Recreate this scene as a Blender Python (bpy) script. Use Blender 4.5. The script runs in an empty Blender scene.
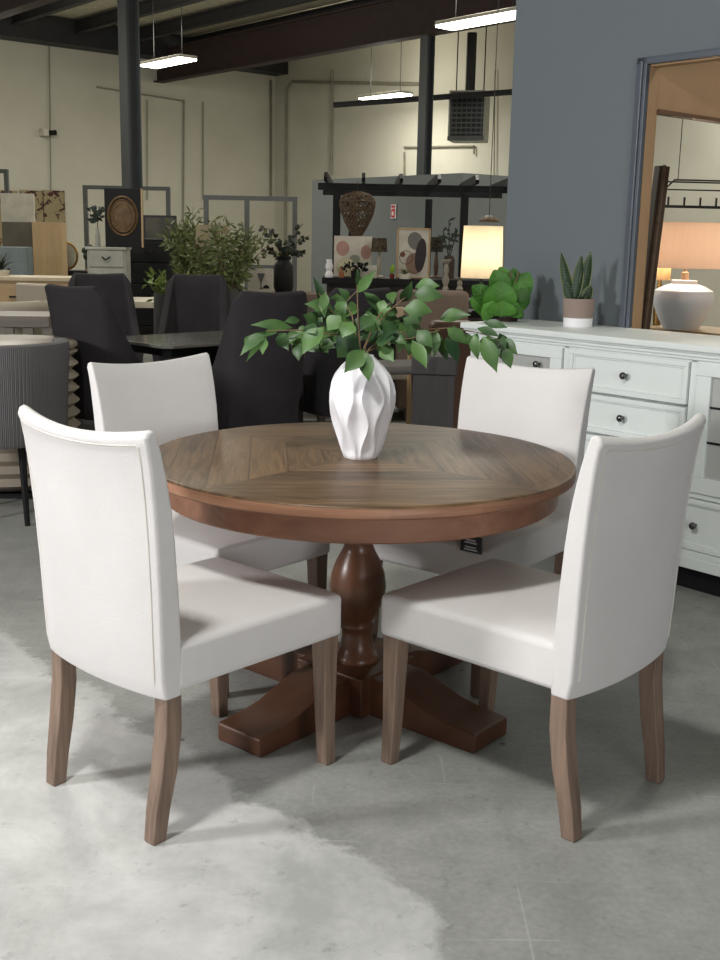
import bpy, math, random
from mathutils import Vector, Matrix, noise
random.seed(7)
sc = bpy.context.scene
COL = sc.collection
pi = math.pi

# ---------------------------------------------------------------- camera
FPX, PIT, ROLL, CH = 1106.7, .2155, .0198, 1.3926
_F = Vector((0, math.cos(PIT), -math.sin(PIT)))
_U0 = Vector((0, math.sin(PIT), math.cos(PIT)))
_R = Vector((1, 0, 0))*math.cos(ROLL)+_U0*math.sin(ROLL)
_U = Vector((1, 0, 0))*-math.sin(ROLL)+_U0*math.cos(ROLL)
CAM = Vector((0, 0, CH))
cd = bpy.data.cameras.new('camera'); cam = bpy.data.objects.new('camera', cd); COL.objects.link(cam)
M3 = Matrix((_R, _U, -_F)).transposed()
cam.matrix_world = Matrix.Translation(CAM) @ M3.to_4x4()
cd.sensor_fit = 'VERTICAL'; cd.sensor_height = 36; cd.sensor_width = 27
cd.lens = FPX*36/960; cd.clip_end = 200
sc.camera = cam

# ---------------------------------------------------------------- light
w = bpy.data.worlds.new('daylight'); sc.world = w; w.use_nodes = True
bg = w.node_tree.nodes['Background']; bg.inputs[0].default_value = (.93, .96, 1, 1); bg.inputs[1].default_value = .07

def area(name, loc, target, sx, sy, power, color, spread=180):
    l = bpy.data.lights.new(name, 'AREA'); l.shape = 'RECTANGLE'; l.size = sx; l.size_y = sy
    l.energy = power; l.color = color; l.spread = math.radians(spread)
    o = bpy.data.objects.new(name, l); COL.objects.link(o); o.location = loc
    o.rotation_euler = (Vector(target)-Vector(loc)).to_track_quat('-Z', 'Y').to_euler()
    return o
area('showroom_spot', (-.9, 1.5, 3.2), (0, 2.9, .3), .3, .3, 56, (1, 1, .97))
area('storefront_window', (-5.2, 1.2, 2.5), (0, 3.0, .6), .7, .8, 205, (1, .99, 1))
area('right_fill', (2.6, -3.6, 1.5), (.4, 3.2, .7), 2.4, 1.7, 108, (.98, .98, 1))  # added fill lamp behind the viewpoint, brightens the front right chair's back
vs = sc.view_settings
vs.view_transform = 'Standard'; vs.look = 'None'; vs.gamma = 1; vs.use_curve_mapping = False
vs.exposure = 0.10

# ---------------------------------------------------------------- helpers
def S(r, g, b, a=1):
    f = lambda c: (c/255/12.92 if c/255 <= .04045 else ((c/255+.055)/1.055)**2.4)
    return (f(r), f(g), f(b), a)
def ray(x, y): return _F+_R*((x-360)/FPX)-_U*((y-480)/FPX)
def at(x, y, Y):                 # the place at distance Y seen at photo position x, y
    d = ray(x, y); return CAM+d*(Y/d.y)
def onz(x, y, z):                # the place at height z seen at photo position x, y
    d = ray(x, y); return CAM+d*((z-CH)/d.z)
A = Vector((-.653, .757, 0)).normalized(); B = Vector((A.y, -A.x, 0))
def AB(a, b, z=0): return A*a+B*b+Vector((0, 0, z))
YA = math.atan2(-A.y, -A.x)      # local x along -A (things against the grey wall)
YB = math.atan2(B.y, B.x)        # local x along B (things against the left wall)

class NT:
    def __init__(s, name):
        s.m = bpy.data.materials.new(name); s.m.use_nodes = True
        s.t = s.m.node_tree; s.n = s.t.nodes; s.b = s.n['Principled BSDF']
    def new(s, typ, **k):
        n = s.n.new(typ)
        for a, v in k.items(): setattr(n, a, v)
        return n
    def link(s, a, b): s.t.links.new(a, b)
    def val(s, n, i, v):
        if hasattr(v, 'is_output') or isinstance(v, bpy.types.NodeSocket): s.link(v, n.inputs[i])
        else: n.inputs[i].default_value = v
    def math(s, op, a, b=0., c=0.):
        n = s.new('ShaderNodeMath', operation=op); s.val(n, 0, a); s.val(n, 1, b); s.val(n, 2, c); return n.outputs[0]
    def mix(s, f, a, b):
        n = s.new('ShaderNodeMix', data_type='RGBA'); s.val(n, 0, f); s.val(n, 6, a); s.val(n, 7, b); return n.outputs[2]
    def coord(s, scale=(1, 1, 1), rot=(0, 0, 0), kind='Object'):
        c = s.new('ShaderNodeTexCoord'); m = s.new('ShaderNodeMapping')
        m.inputs['Scale'].default_value = scale; m.inputs['Rotation'].default_value = rot
        s.link(c.outputs[kind], m.inputs[0]); return m.outputs[0]
    def noise(s, v, scale, detail=3, rough=.5, dist=0):
        n = s.new('ShaderNodeTexNoise'); s.link(v, n.inputs['Vector'])
        n.inputs['Scale'].default_value = scale; n.inputs['Detail'].default_value = detail
        n.inputs['Roughness'].default_value = rough; n.inputs['Distortion'].default_value = dist
        return n.outputs[0]
    def ramp(s, f, a, b):
        n = s.new('ShaderNodeMapRange'); s.val(n, 0, f); n.inputs[1].default_value = a; n.inputs[2].default_value = b
        return n.outputs[0]
    def bump(s, h, strength, dist=.01):
        n = s.new('ShaderNodeBump'); n.inputs['Strength'].default_value = strength; n.inputs['Distance'].default_value = dist
        s.link(h, n.inputs['Height']); s.link(n.outputs[0], s.b.inputs['Normal'])

def mat(name, c, rough=.6, metal=0, var=.08, scale=6, bump=0, bscale=80, stretch=(1, 1, 1), c2=None, spec=.5):
    t = NT(name); c = S(*c)
    v = t.coord(stretch); n = t.noise(v, scale, 4)
    d = S(*c2) if c2 else tuple(max(0, x*(1-3*var)) for x in c[:3])+(1,)
    t.link(t.mix(t.ramp(n, .3, .7), d, c), t.b.inputs['Base Color'])
    t.b.inputs['Roughness'].default_value = rough; t.b.inputs['Metallic'].default_value = metal
    t.b.inputs['Specular IOR Level'].default_value = spec
    if bump: t.bump(t.noise(v, bscale, 2), bump, .004)
    return t.m
def emit(name, c, strength):
    t = NT(name); t.b.inputs['Base Color'].default_value = S(*c)
    t.b.inputs['Emission Color'].default_value = S(*c); t.b.inputs['Emission Strength'].default_value = strength
    return t.m
def wood(name, c1, c2, axis=2, rough=.5, scale=10):
    st = [9, 9, 9]; st[axis] = .6
    t = NT(name); v = t.coord(tuple(st)); n = t.noise(v, scale/4, 6, .6, .6); n2 = t.noise(t.coord(), 4, 2)
    f = t.math('ADD', t.math('MULTIPLY', t.ramp(n, .25, .75), .75), t.math('MULTIPLY', n2, .3))
    t.link(t.mix(f, S(*c1), S(*c2)), t.b.inputs['Base Color'])
    t.b.inputs['Roughness'].default_value = rough; t.bump(n, .15, .003)
    return t.m

class MB:
    def __init__(s): s.v = []; s.f = []; s.mi = []; s.cur = 0
    def add(s, vs, fs):
        o = len(s.v); s.v += [tuple(v) for v in vs]
        for f in fs: s.f.append(tuple(i+o for i in f)); s.mi.append(s.cur)
        return s
    def box(s, x0, x1, y0, y1, z0, z1, M=None):
        vs = [Vector((x, y, z)) for z in (z0, z1) for y in (y0, y1) for x in (x0, x1)]
        if M is not None: vs = [M @ v for v in vs]
        return s.add(vs, [(0, 2, 3, 1), (4, 5, 7, 6), (0, 1, 5, 4), (2, 6, 7, 3), (0, 4, 6, 2), (1, 3, 7, 5)])
    def loft(s, rings, caps=True, closed=True):
        n = len(rings[0]); vs = [p for r in rings for p in r]; fs = []
        for i in range(len(rings)-1):
            for j in range(n if closed else n-1):
                k = (j+1) % n; fs.append((i*n+j, i*n+k, (i+1)*n+k, (i+1)*n+j))
        if caps and closed: fs += [tuple(range(n-1, -1, -1)), tuple((len(rings)-1)*n+j for j in range(n))]
        return s.add(vs, fs)
    def tube(s, pts, r, n=8, caps=True):
        pts = [Vector(p) for p in pts]; rings = []; up = None
        for i, p in enumerate(pts):
            d = (pts[min(i+1, len(pts)-1)]-pts[max(i-1, 0)]).normalized()
            if up is None: up = Vector((0, 0, 1)) if abs(d.z) < .9 else Vector((1, 0, 0))
            a = d.cross(up).normalized(); b = a.cross(d); up = b
            rr = r[i] if isinstance(r, (list, tuple)) else r
            rings.append([p+(a*math.cos(t)+b*math.sin(t))*rr for t in [2*pi*k/n for k in range(n)]])
        return s.loft(rings, caps)
    def lathe(s, prof, n=32, c=(0, 0, 0)):
        rings = [[(c[0]+r*math.cos(t), c[1]+r*math.sin(t), c[2]+z) for t in [2*pi*k/n for k in range(n)]] for r, z in prof]
        return s.loft(rings)
    def prism(s, poly, axis, d0, d1):   # poly in the two other axes
        def P(u, v, d): return {'x': (d, u, v), 'y': (u, d, v), 'z': (u, v, d)}[axis]
        return s.loft([[P(u, v, d0) for u, v in poly], [P(u, v, d1) for u, v in poly]])
    def leaf(s, base, tip, width, up=(0, 0, 1), fold=.25, sag=.12, shape=(0, .55, .95, 1, .8, .4, 0)):
        b = Vector(base); t = Vector(tip); d = t-b; L = d.length
        if L < 1e-6: return s
        d.normalize(); side = d.cross(Vector(up))
        if side.length < .05: side = d.cross(Vector((1, .3, 0)))
        side.normalize(); nrm = side.cross(d); n = len(shape)-1
        vs = []; fs = []
        for i, q in enumerate(shape):
            u = i/n; c = b+d*(L*u)+nrm*(sag*L*math.sin(pi*u)); h = width/2*q
            vs += [c-side*h+nrm*(fold*h), c, c+side*h+nrm*(fold*h)]
        for i in range(n):
            o = 3*i; fs += [(o, o+1, o+4, o+3), (o+1, o+2, o+5, o+4)]
        return s.add(vs, fs)
    def obj(s, name, m, parent=None, smooth=False, bevel=0, seg=2, sub=0, solid=0, ang=40, **k):
        me = bpy.data.meshes.new(name); me.from_pydata(s.v, [], s.f); me.validate()
        for x in (m if isinstance(m, (list, tuple)) else [m]): me.materials.append(x)
        if isinstance(m, (list, tuple)):
            for p, i in zip(me.polygons, s.mi): p.material_index = i
        import bmesh
        bm = bmesh.new(); bm.from_mesh(me); bmesh.ops.recalc_face_normals(bm, faces=bm.faces); bm.to_mesh(me); bm.free()
        o = bpy.data.objects.new(name, me); COL.objects.link(o)
        if parent is not None: o.parent = parent
        if solid: q = o.modifiers.new('s', 'SOLIDIFY'); q.thickness = solid; q.offset = 0
        if bevel:
            q = o.modifiers.new('b', 'BEVEL'); q.width = bevel; q.segments = seg; q.limit_method = 'ANGLE'; q.angle_limit = math.radians(ang)
        if sub: q = o.modifiers.new('u', 'SUBSURF'); q.levels = sub; q.render_levels = sub
        if smooth or bevel:
            for p in me.polygons: p.use_smooth = True
            if bevel: q = o.modifiers.new('w', 'WEIGHTED_NORMAL'); q.keep_sharp = True
            elif not sub and smooth != 'all': me.set_sharp_from_angle(angle=math.radians(42))
        return o
def BX(*a): return MB().box(*a)
def tag(o, label, cat, group=None):
    o['label'] = label; o['category'] = cat
    if group: o['group'] = group
    return o
def thing(name, label, cat, loc=(0, 0, 0), rz=0, group=None):
    o = bpy.data.objects.new(name, None); o.empty_display_size = .1; COL.objects.link(o)
    o.location = loc; o.rotation_euler = (0, 0, rz); return tag(o, label, cat, group)
def struct(o): o['kind'] = 'structure'; return o
def copy_tree(o, parent=None):
    c = o.copy(); COL.objects.link(c)
    if parent is not None: c.parent = parent
    for ch in list(o.children): copy_tree(ch, c)
    return c
def RZ(a): return Matrix.Rotation(a, 4, 'Z')

# ---------------------------------------------------------------- materials
CREAM = mat('chair_linen', (221, 218, 216), .9, 0, .02, 5, .25, 320, spec=.2)
PIPE = mat('chair_welt', (218, 213, 206), .9, 0, .02, spec=.2)
LEGW = wood('grey_brown_wood', (88, 71, 60), (154, 130, 112), 2, .6, 22)
COLM = mat('column_grey', (66, 70, 72), .5, 0, .05)
DKFAB = mat('charcoal_fabric', (60, 57, 60), .92, 0, .06, 8, .2, 260, spec=.2)
TPFAB = mat('taupe_fabric', (88, 80, 76), .92, 0, .06, 8, .2, 260, spec=.2)
DKLEG = wood('dark_leg_wood', (52, 46, 42), (84, 74, 66), 2)
BLACK = mat('black_paint', (22, 22, 24), .6, spec=.3)
BLKM = mat('black_metal', (26, 25, 26), .45, .3)
STEEL = mat('grey_painted_steel', (92, 94, 93), .5, 0, .05)
DARKSTEEL = mat('dark_steel', (40, 40, 43), .6)
REDSTEEL = mat('red_oxide_steel', (58, 40, 40), .7)
WHITEP = mat('white_cabinet_paint', (226, 232, 229), .42, 0, .01)
WHITEC = mat('white_ceramic', (240, 239, 242), .5, 0, .01)
KNOB = mat('dark_chrome', (110, 110, 112), .22, 1, .02)
OAK = wood('light_oak', (168, 138, 98), (196, 168, 126), 2)
OAKH = wood('oak_boards', (150, 122, 88), (190, 162, 120), 0)
BROWN = wood('brown_boards', (84, 66, 52), (120, 98, 80), 0)
TAN = mat('tan_panel', (176, 142, 108), .8, 0, .03)
BLUEGREY = mat('blue_grey_cabinet', (118, 128, 130), .6)
OLIVE = mat('olive_grey_cabinet', (104, 98, 84), .6)
OFFW = mat('off_white_paint', (214, 208, 192), .6)
LGREY = mat('pale_grey_paint', (176, 176, 166), .6)
GLASSY = mat('grey_table_glass', (112, 112, 106), .12, 0, .03)
STONE = mat('pale_stone', (178, 166, 150), .8, 0, .05)
SOFA = mat('taupe_sofa', (128, 112, 100), .9, 0, .04, 6, .2, 200, spec=.2)
LEATHER = mat('brown_leather', (88, 62, 48), .5)
GOLD = mat('brass', (170, 132, 74), .35, .8)
TERRA = mat('taupe_clay', (150, 132, 122), .85, 0, .04)
SOIL = mat('soil', (50, 40, 32), .95)
STEM = mat('twig', (120, 100, 72), .8)
def leafmat(name, c1, c2, rough=.5):
    t = NT(name); n = t.noise(t.coord(), 14, 2); g = t.new('ShaderNodeNewGeometry')
    f = t.math('ADD', t.math('MULTIPLY', t.ramp(n, .35, .65), .4), t.math('MULTIPLY', g.outputs['Random Per Island'], .6))
    t.link(t.mix(f, S(*c1), S(*c2)), t.b.inputs['Base Color']); t.b.inputs['Specular IOR Level'].default_value = .35
    t.b.inputs['Roughness'].default_value = rough; return t.m
FICUS = leafmat('ficus_leaf', (27, 54, 34), (90, 124, 66), .42)
FIDDLE = leafmat('fiddle_leaf', (42, 88, 28), (88, 146, 54), .42); VEIN = mat('leaf_vein', (120, 158, 92), .5)
BUSH = leafmat('olive_leaf', (66, 74, 38), (116, 126, 74))
BUSHB = leafmat('fresh_leaf', (78, 98, 44), (128, 146, 72))
DKLEAF = leafmat('dark_leaf', (26, 32, 26), (50, 60, 46))

# tabletop: four quarters of boards, laid square round the middle
def table_top_mat():
    t = NT('parquet_tabletop'); c = t.new('ShaderNodeTexCoord'); sx = t.new('ShaderNodeSeparateXYZ'); t.link(c.outputs['Object'], sx.inputs[0])
    x, y = sx.outputs[0], sx.outputs[1]
    ax, ay = t.math('ABSOLUTE', x), t.math('ABSOLUTE', y)
    isx = t.math('GREATER_THAN', ax, ay)
    def pick(p, q): return t.math('ADD', t.math('MULTIPLY', isx, p), t.math('MULTIPLY', t.math('SUBTRACT', 1., isx), q))
    p = pick(ax, ay); q = pick(y, x)
    sec = t.math('ADD', t.math('MULTIPLY', isx, 2.), pick(t.math('GREATER_THAN', x, 0.), t.math('GREATER_THAN', y, 0.)))
    r = t.math('SQRT', t.math('ADD', t.math('MULTIPLY', x, x), t.math('MULTIPLY', y, y)))
    bi = t.math('FLOOR', t.math('DIVIDE', p, 0.108)); bf = t.math('FRACT', t.math('DIVIDE', p, 0.108))
    wn = t.new('ShaderNodeTexWhiteNoise', noise_dimensions='2D'); cv = t.new('ShaderNodeCombineXYZ')
    t.link(bi, cv.inputs[0]); t.link(sec, cv.inputs[1]); t.link(cv.outputs[0], wn.inputs[0])
    gv = t.new('ShaderNodeCombineXYZ'); t.link(t.math('MULTIPLY', q, 3.), gv.inputs[0]); t.link(t.math('MULTIPLY', p, 34.), gv.inputs[1]); t.link(t.math('MULTIPLY', wn.outputs[0], 9.), gv.inputs[2])
    g = t.noise(gv.outputs[0], 1., 6, .65, 1.2)
    f = t.math('ADD', t.math('MULTIPLY', t.ramp(g, .36, .66), .6), t.math('MULTIPLY', wn.outputs[0], .4))
    col = t.mix(f, S(52, 38, 26), S(128, 101, 72))
    seam = t.math('MAXIMUM', t.math('LESS_THAN', bf, .028), t.math('LESS_THAN', t.math('ABSOLUTE', t.math('SUBTRACT', ax, ay)), .0016))
    ring = t.math('LESS_THAN', t.math('ABSOLUTE', t.math('SUBTRACT', r, .578)), .0012)
    seam = t.math('MULTIPLY', seam, t.math('LESS_THAN', r, .578)); seam = t.math('MAXIMUM', seam, ring)
    # red-brown band where the board ends turn over the rim
    sz = sx.outputs[2]; side = t.math('LESS_THAN', sz, -.006)
    gv2 = t.noise(t.coord((2, 2, 40)), 2, 4)
    an = t.math('ARCTAN2', y, x); wn2 = t.new('ShaderNodeTexWhiteNoise', noise_dimensions='1D'); t.link(t.math('FLOOR', t.math('MULTIPLY', an, 2.6)), wn2.inputs['W'])
    edge = t.mix(t.math('ADD', t.math('MULTIPLY', t.ramp(gv2, .3, .7), .55), t.math('MULTIPLY', wn2.outputs[0], .45)), S(110, 74, 55), S(176, 132, 104))
    col = t.mix(t.math('MULTIPLY', seam, .75), col, S(34, 25, 18))
    t.link(t.mix(side, col, edge), t.b.inputs['Base Color'])
    t.b.inputs['Roughness'].default_value = .42; t.b.inputs['Specular IOR Level'].default_value = .35
    t.bump(t.math('SUBTRACT', t.math('MULTIPLY', g, .3), seam), .25, .002)
    return t.m
TOPM = table_top_mat()
APRON = wood('red_brown_wood', (106, 70, 52), (158, 112, 86), 0, .42)
PEDM = wood('pedestal_wood', (84, 54, 38), (122, 82, 58), 2, .32, 6)
FOOTM = wood('foot_wood', (62, 38, 26), (100, 64, 43), 0, .4, 6)

def floor_mat():
    t = NT('polished_concrete'); v = t.coord()
    n1 = t.noise(v, .7, 5, .6, .3); n2 = t.noise(v, 7, 6, .7); n3 = t.noise(v, 60, 3, .6); n4 = t.noise(v, 2.6, 8, .7, .25)
    f = t.math('ADD', t.math('MULTIPLY', t.ramp(n1, .3, .7), .45), t.math('ADD', t.math('MULTIPLY', t.ramp(n2, .3, .7), .35), t.math('MULTIPLY', t.ramp(n3, .3, .7), .2)))
    base = t.mix(f, S(114, 116, 112), S(174, 175, 170))
    # old pale levelling patch with a ragged edge
    sp = t.new('ShaderNodeSeparateXYZ'); t.link(v, sp.inputs[0])
    d = t.math('ADD', t.math('MULTIPLY', sp.outputs[0], .746), t.math('MULTIPLY', sp.outputs[1], .665))
    d = t.math('ADD', d, t.math('MULTIPLY', t.math('SUBTRACT', n4, .5), .5)); d = t.math('ADD', d, t.math('MULTIPLY', t.math('SUBTRACT', n2, .5), .12))
    d2 = t.math('ADD', sp.outputs[0], t.math('MULTIPLY', t.math('SUBTRACT', n4, .5), .35)); patch = t.math('MULTIPLY', t.ramp(d, 1.535, 1.49), t.math('MULTIPLY', t.ramp(d2, .19, .15), t.ramp(t.math('ADD', sp.outputs[1], t.math('MULTIPLY', n4, .4)), 4.3, 4.1)))
    pal = t.mix(t.ramp(n4, .35, .65), S(172, 173, 170), S(214, 214, 211))
    c = t.mix(patch, base, pal)
    # fine scratches, pits and dark spots
    sc_ = t.noise(t.coord((1.2, 26, 1), (0, 0, .5)), 1.6, 2, .5, .4); sc2 = t.noise(t.coord((24, 1.1, 1), (0, 0, .25)), 1.5, 2, .5, .5)
    scr = t.math('MAXIMUM', t.ramp(sc_, .70, .74), t.ramp(sc2, .72, .76))
    c = t.mix(t.math('MULTIPLY', scr, .2), c, S(214, 214, 212))
    n5 = t.noise(v, 16, 4, .7); c = t.mix(t.math('MULTIPLY', t.ramp(n5, .60, .72), .35), c, S(84, 86, 84))
    vo = t.new('ShaderNodeTexVoronoi'); t.link(v, vo.inputs[0]); vo.inputs['Scale'].default_value = 3.2
    c = t.mix(t.math('MULTIPLY', t.math('LESS_THAN', vo.outputs['Distance'], .028), .7), c, S(60, 60, 58))
    t.link(c, t.b.inputs['Base Color'])
    t.link(t.math('ADD', .36, t.math('MULTIPLY', n2, .3)), t.b.inputs['Roughness'])
    t.b.inputs['Specular IOR Level'].default_value = .4
    t.bump(t.math('ADD', t.math('MULTIPLY', n3, .4), n2), .12, .006)
    return t.m
FLOORM = floor_mat()
def wall_mat(name, c1, c2, bl=False):
    t = NT(name); v = t.coord(); n = t.noise(v, .6, 5, .6); n2 = t.noise(v, 30, 3)
    t.link(t.mix(t.ramp(n, .3, .7), S(*c1), S(*c2)), t.b.inputs['Base Color'])
    t.b.inputs['Roughness'].default_value = .85; t.bump(n2, .06, .004); return t.m
CWALL = wall_mat('cream_tilt_up_wall', (194, 190, 174), (208, 204, 189))
GWALL = wall_mat('slate_blue_wall', (104, 112, 117), (110, 117, 121))
PWALL = wall_mat('grey_partition', (104, 108, 108), (114, 118, 118))
ROOFM = mat('roof_deck', (204, 196, 172), .8)

# ================================================================ setting
struct(BX(-30, 30, -9, 45, -.1, 0).obj('floor', FLOORM))
CORNER = Vector((-2.15, 27, 0)); AC, BC = CORNER.dot(A), CORNER.dot(B)
WH = 5.5
def strip(name, a0, a1, b0, b1, z0, z1, m, **k):
    vs = MB(); P = [AB(a0, b0), AB(a1, b0), AB(a1, b1), AB(a0, b1)]
    vs.loft([[(p.x, p.y, z0) for p in P], [(p.x, p.y, z1) for p in P]])
    return vs.obj(name, m, **k)
struct(strip('wall_left', AC, AC+.2, BC-18, BC+.2, 0, WH, CWALL))
struct(strip('wall_back', -10, AC, BC, BC+.2, 0, WH, CWALL))
struct(strip('ceiling', -8, AC+.2, -2.5, BC+.2, WH, WH+.1, ROOFM))
# grey display wall with its opening
m = MB()
def wbox(a0, a1, z0, z1, b0=4.33, b1=4.395):
    P = [AB(a0, b0), AB(a1, b0), AB(a1, b1), AB(a0, b1)]
    m.loft([[(p.x, p.y, z0) for p in P], [(p.x, p.y, z1) for p in P]])
wbox(3.12, 3.92, 0, 3.7); wbox(1.75, 3.12, 2.17, 3.7); wbox(1.75, 3.12, 0, .93); wbox(-3, 1.75, 0, 3.7)
struct(m.obj('wall_right', GWALL))
CASING = mat('casing_paint', (86, 93, 102), .35, 0, .02)
m = MB(); wbox(3.108, 3.165, .93, 2.195, 4.305, 4.33); wbox(1.70, 3.165, 2.165, 2.195, 4.305, 4.33); 
wbox(3.125, 3.14, .93, 2.18, 4.295, 4.305)
struct(m.obj('trim_1', CASING, bevel=.004))
m = MB(); wbox(3.108, 3.12, .93, 2.17, 4.331, 4.395); wbox(1.75, 3.108, 2.158, 2.17, 4.331, 4.395)
struct(m.obj('trim_8', TAN))
# tan partition beyond the opening, with a doorway of its own
m = MB(); wbox(3.115, 3.15, 0, 2.6, 4.395, 4.415); wbox(3.115, 3.15, 1.985, 2.6, 4.415, 8.5)
struct(m.obj('wall_inner', TAN))
m = MB(); wbox(3.105, 3.165, 1.968, 1.985, 4.415, 8.5)
struct(m.obj('trim_2', wood('brown_lintel', (96, 70, 52), (120, 90, 68), 0)))
# grey office partition at the back
pc = at(312, 200, 20); pe = at(462, 200, 17)
m = MB(); d = (pe-pc); d.z = 0; d.normalize(); nn = Vector((-d.y, d.x, 0))
PL = Vector((pe.x-pc.x, pe.y-pc.y, 0)).length
P = [pc, pc+d*PL, pc+d*PL+nn*1.5, pc+nn*1.5]
m.loft([[(p.x, p.y, 0) for p in P], [(p.x, p.y, 2.36) for p in P]])
struct(m.obj('wall_office', PWALL))
# conduits and pipes on the far walls
m = MB()
def onwall(x, y, wall, off=.04):
    d = ray(x, y)
    if wall == 'L': t = (AC-off)/d.dot(A)
    else: t = (BC-off)/d.dot(B)
    return CAM+d*t
m.tube([onwall(285, 250, 'B'), onwall(286, 90, 'B'), onwall(292, 82, 'B'), onwall(420, 84, 'B')], .035, 6)
m.tube([onwall(331, 175, 'B'), onwall(332, 70, 'B')], .03, 6)
m.tube([onwall(404, 200, 'B'), onwall(404, 152, 'B')], .02, 6); m.tube([onwall(404, 147, 'B'), onwall(474, 146, 'B'), onwall(474, 154, 'B')], .02, 6)
m.tube([onwall(494, 180, 'B'), onwall(495, 70, 'B')], .012, 5)
m.tube([onwall(183, 260, 'L'), onwall(184, 100, 'L')], .02, 6); m.tube([onwall(97, 87, 'L'), onwall(184, 101, 'L')], .018, 6)
m.tube([onwall(51, 215, 'L'), onwall(49, 30, 'L')], .014, 5)
struct(m.obj('trim_3', mat('conduit_grey', (150, 146, 130), .6), smooth=True))
m = MB()
m.tube([onwall(271, 200, 'L'), onwall(271, 80, 'L')], .03, 6)
m.tube([onwall(203, 200, 'L'), onwall(203, 102, 'L')], .012, 5); m.tube([onwall(147, 200, 'L'), onwall(147, 100, 'L')], .012, 5)
struct(m.obj('trim_4', mat('panel_joint', (132, 126, 106), .8)))

# steel frame of the hall
def beam(name, b, z0, z1, label, a0, a1, mtl, wd=.22):
    m = MB()
    for (h0, h1, ww) in ((z0, z0+.03, wd), (z0+.03, z1-.03, .05), (z1-.03, z1, wd)):
        P = [AB(a0, b-ww/2), AB(a1, b-ww/2), AB(a1, b+ww/2), AB(a0, b+ww/2)]
        m.loft([[(p.x, p.y, h0) for p in P], [(p.x, p.y, h1) for p in P]])
    o = m.obj(name, mtl); o['kind'] = 'structure'; return o
B1, B2 = BC-3.1, 7.4
beam('trim_5', B1, 4.55, 5.2, '', -6, AC, REDSTEEL); beam('trim_6', B2, 4.55, 5.2, '', -6, AC, REDSTEEL)
k = 0
for b in (.4, 1.7, 3.0, 4.3, 5.6, 6.9, 8.2, 9.5, 10.8, 12.1, 13.4, 14.7):
    k += 1; beam('trim_%d' % (10+k), b, 5.22, 5.46, '', -7, AC, DARKSTEEL, .12)
struct(strip('trim_7', AC-.5, AC-.02, BC-16, BC, 5.0, 5.46, DARKSTEEL))
def column(px, b, label, k):
    d = ray(px, 130); t = b/d.dot(B); p = CAM+d*t
    r = thing('steel_column', label, 'column', (p.x, p.y, 0), YA)
    m = MB(); m.box(-k, k, -k, -k+.018, .02, 4.54); m.box(-k, k, k-.018, k, .02, 4.54); m.box(-.012, .012, -k+.018, k-.018, .02, 4.54)
    m.obj('web_and_flanges', COLM, r); BX(-.2, .2, -.2, .2, 0, .02).obj('base_plate', COLM, r)
    return r
column(131, B2, 'tall grey steel column behind the dark framed round relief, at left', .098)
column(425, B1, 'tall dark grey steel column rising behind the black pergola', .085)

# ceiling light panels
PANEL = emit('led_panel', (255, 255, 236), 9)
def fixture(x, y, Y, label, L=1.2, W=.32):
    p = at(x, y, Y); r = thing('ceiling_light', label, 'ceiling light', p, YA, 'hanging ceiling lights')
    BX(-L/2, L/2, -W/2, W/2, .015, .06).obj('housing', OFFW, r, bevel=.01)
    BX(-L/2+.01, L/2-.01, -W/2+.01, W/2-.01, -.012, .015).obj('diffuser', PANEL, r)
    for s in (-1, 1): MB().tube([(s*L*.35, 0, .06), (s*L*.35, 0, 5.45-p.z)], .006, 5).obj('hanger_wire', BLKM, r)
    l = area('panel_lamp', (p.x, p.y, p.z-.03), (p.x, p.y, 0), L, W, 54, (1, .98, .89)); l.rotation_euler = (0, 0, YA)
    u = bpy.data.lights.new('roof_fill', 'POINT'); u.energy = 45; u.color = (1, .97, .85); u.shadow_soft_size = .2  # added point lamp above the panel, only to brighten the roof deck
    o = bpy.data.objects.new('roof_fill', u); COL.objects.link(o); o.location = (p.x, p.y, p.z+.45)
    return r
fixture(168, 63, 18.2, 'lit ceiling panel hanging just right of the left steel column')
fixture(385, 97, 22, 'lit ceiling panel hanging left of the dark grey column')
fixture(483, 21, 14.3, 'largest lit ceiling panel, beside the top of the slate wall', 1.35)
for i, (a, b) in enumerate(((19, 4), (18, 8), (12, 5), (4, 8), (3, 12.5), (9, 14.5), (.5, 6.3), (9, 3.5))):  # unseen lamps; one behind the slate wall is added to brighten the opening
    p = AB(a, b, 4.2); l = area('panel_lamp', p, p-Vector((0, 0, 1)), 1.2, .32, 54, (1, .98, .89))
    u = bpy.data.lights.new('roof_fill', 'POINT'); u.energy = 45; u.color = (1, .97, .85); u.shadow_soft_size = .2  # added point lamp as well, lifts the roof deck out of the dark
    o = bpy.data.objects.new('roof_fill', u); COL.objects.link(o); o.location = p+Vector((0, 0, .45))

# unit heater under the roof
p = at(468, 142, 21)
r = thing('unit_heater', 'grey louvred unit heater hanging high under the roof', 'heater', p, -.25)
BX(-.33, .33, -.3, .3, 0, .86).obj('casing', LGREY, r, bevel=.02)
m = MB()
for i in range(8): m.box(-.27, .31, -.335, -.30, .12+i*.085, .12+i*.085+.025)
for i in range(7): m.box(-.27+i*.09, -.255+i*.09, -.33, -.30, .10, .82)
m.obj('louvres', STEEL, r); BX(-.29, .31, -.305, -.30, .08, .83).obj('grille_back', DARKSTEEL, r)
BX(-.33, .33, -.31, -.30, 0, .08).obj('label_strip', STEEL, r)
m = MB()
for s in (-.25, .25): m.tube([(s, 0, .86), (s, 0, 5.4-p.z)], .012, 5)
m.tube([(0, 0, .86), (0, 0, 5.0-p.z)], .09, 8); m.obj('hanger_rods', DARKSTEEL, r)
# suspended pipe
p0 = at(334, 105, 21); p1 = at(512, 92, 20)
tag(MB().tube([p0, p1], .05, 8).obj('gas_pipe', DARKSTEEL), 'long black pipe slung under the roof beside the heater', 'pipe')
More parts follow.
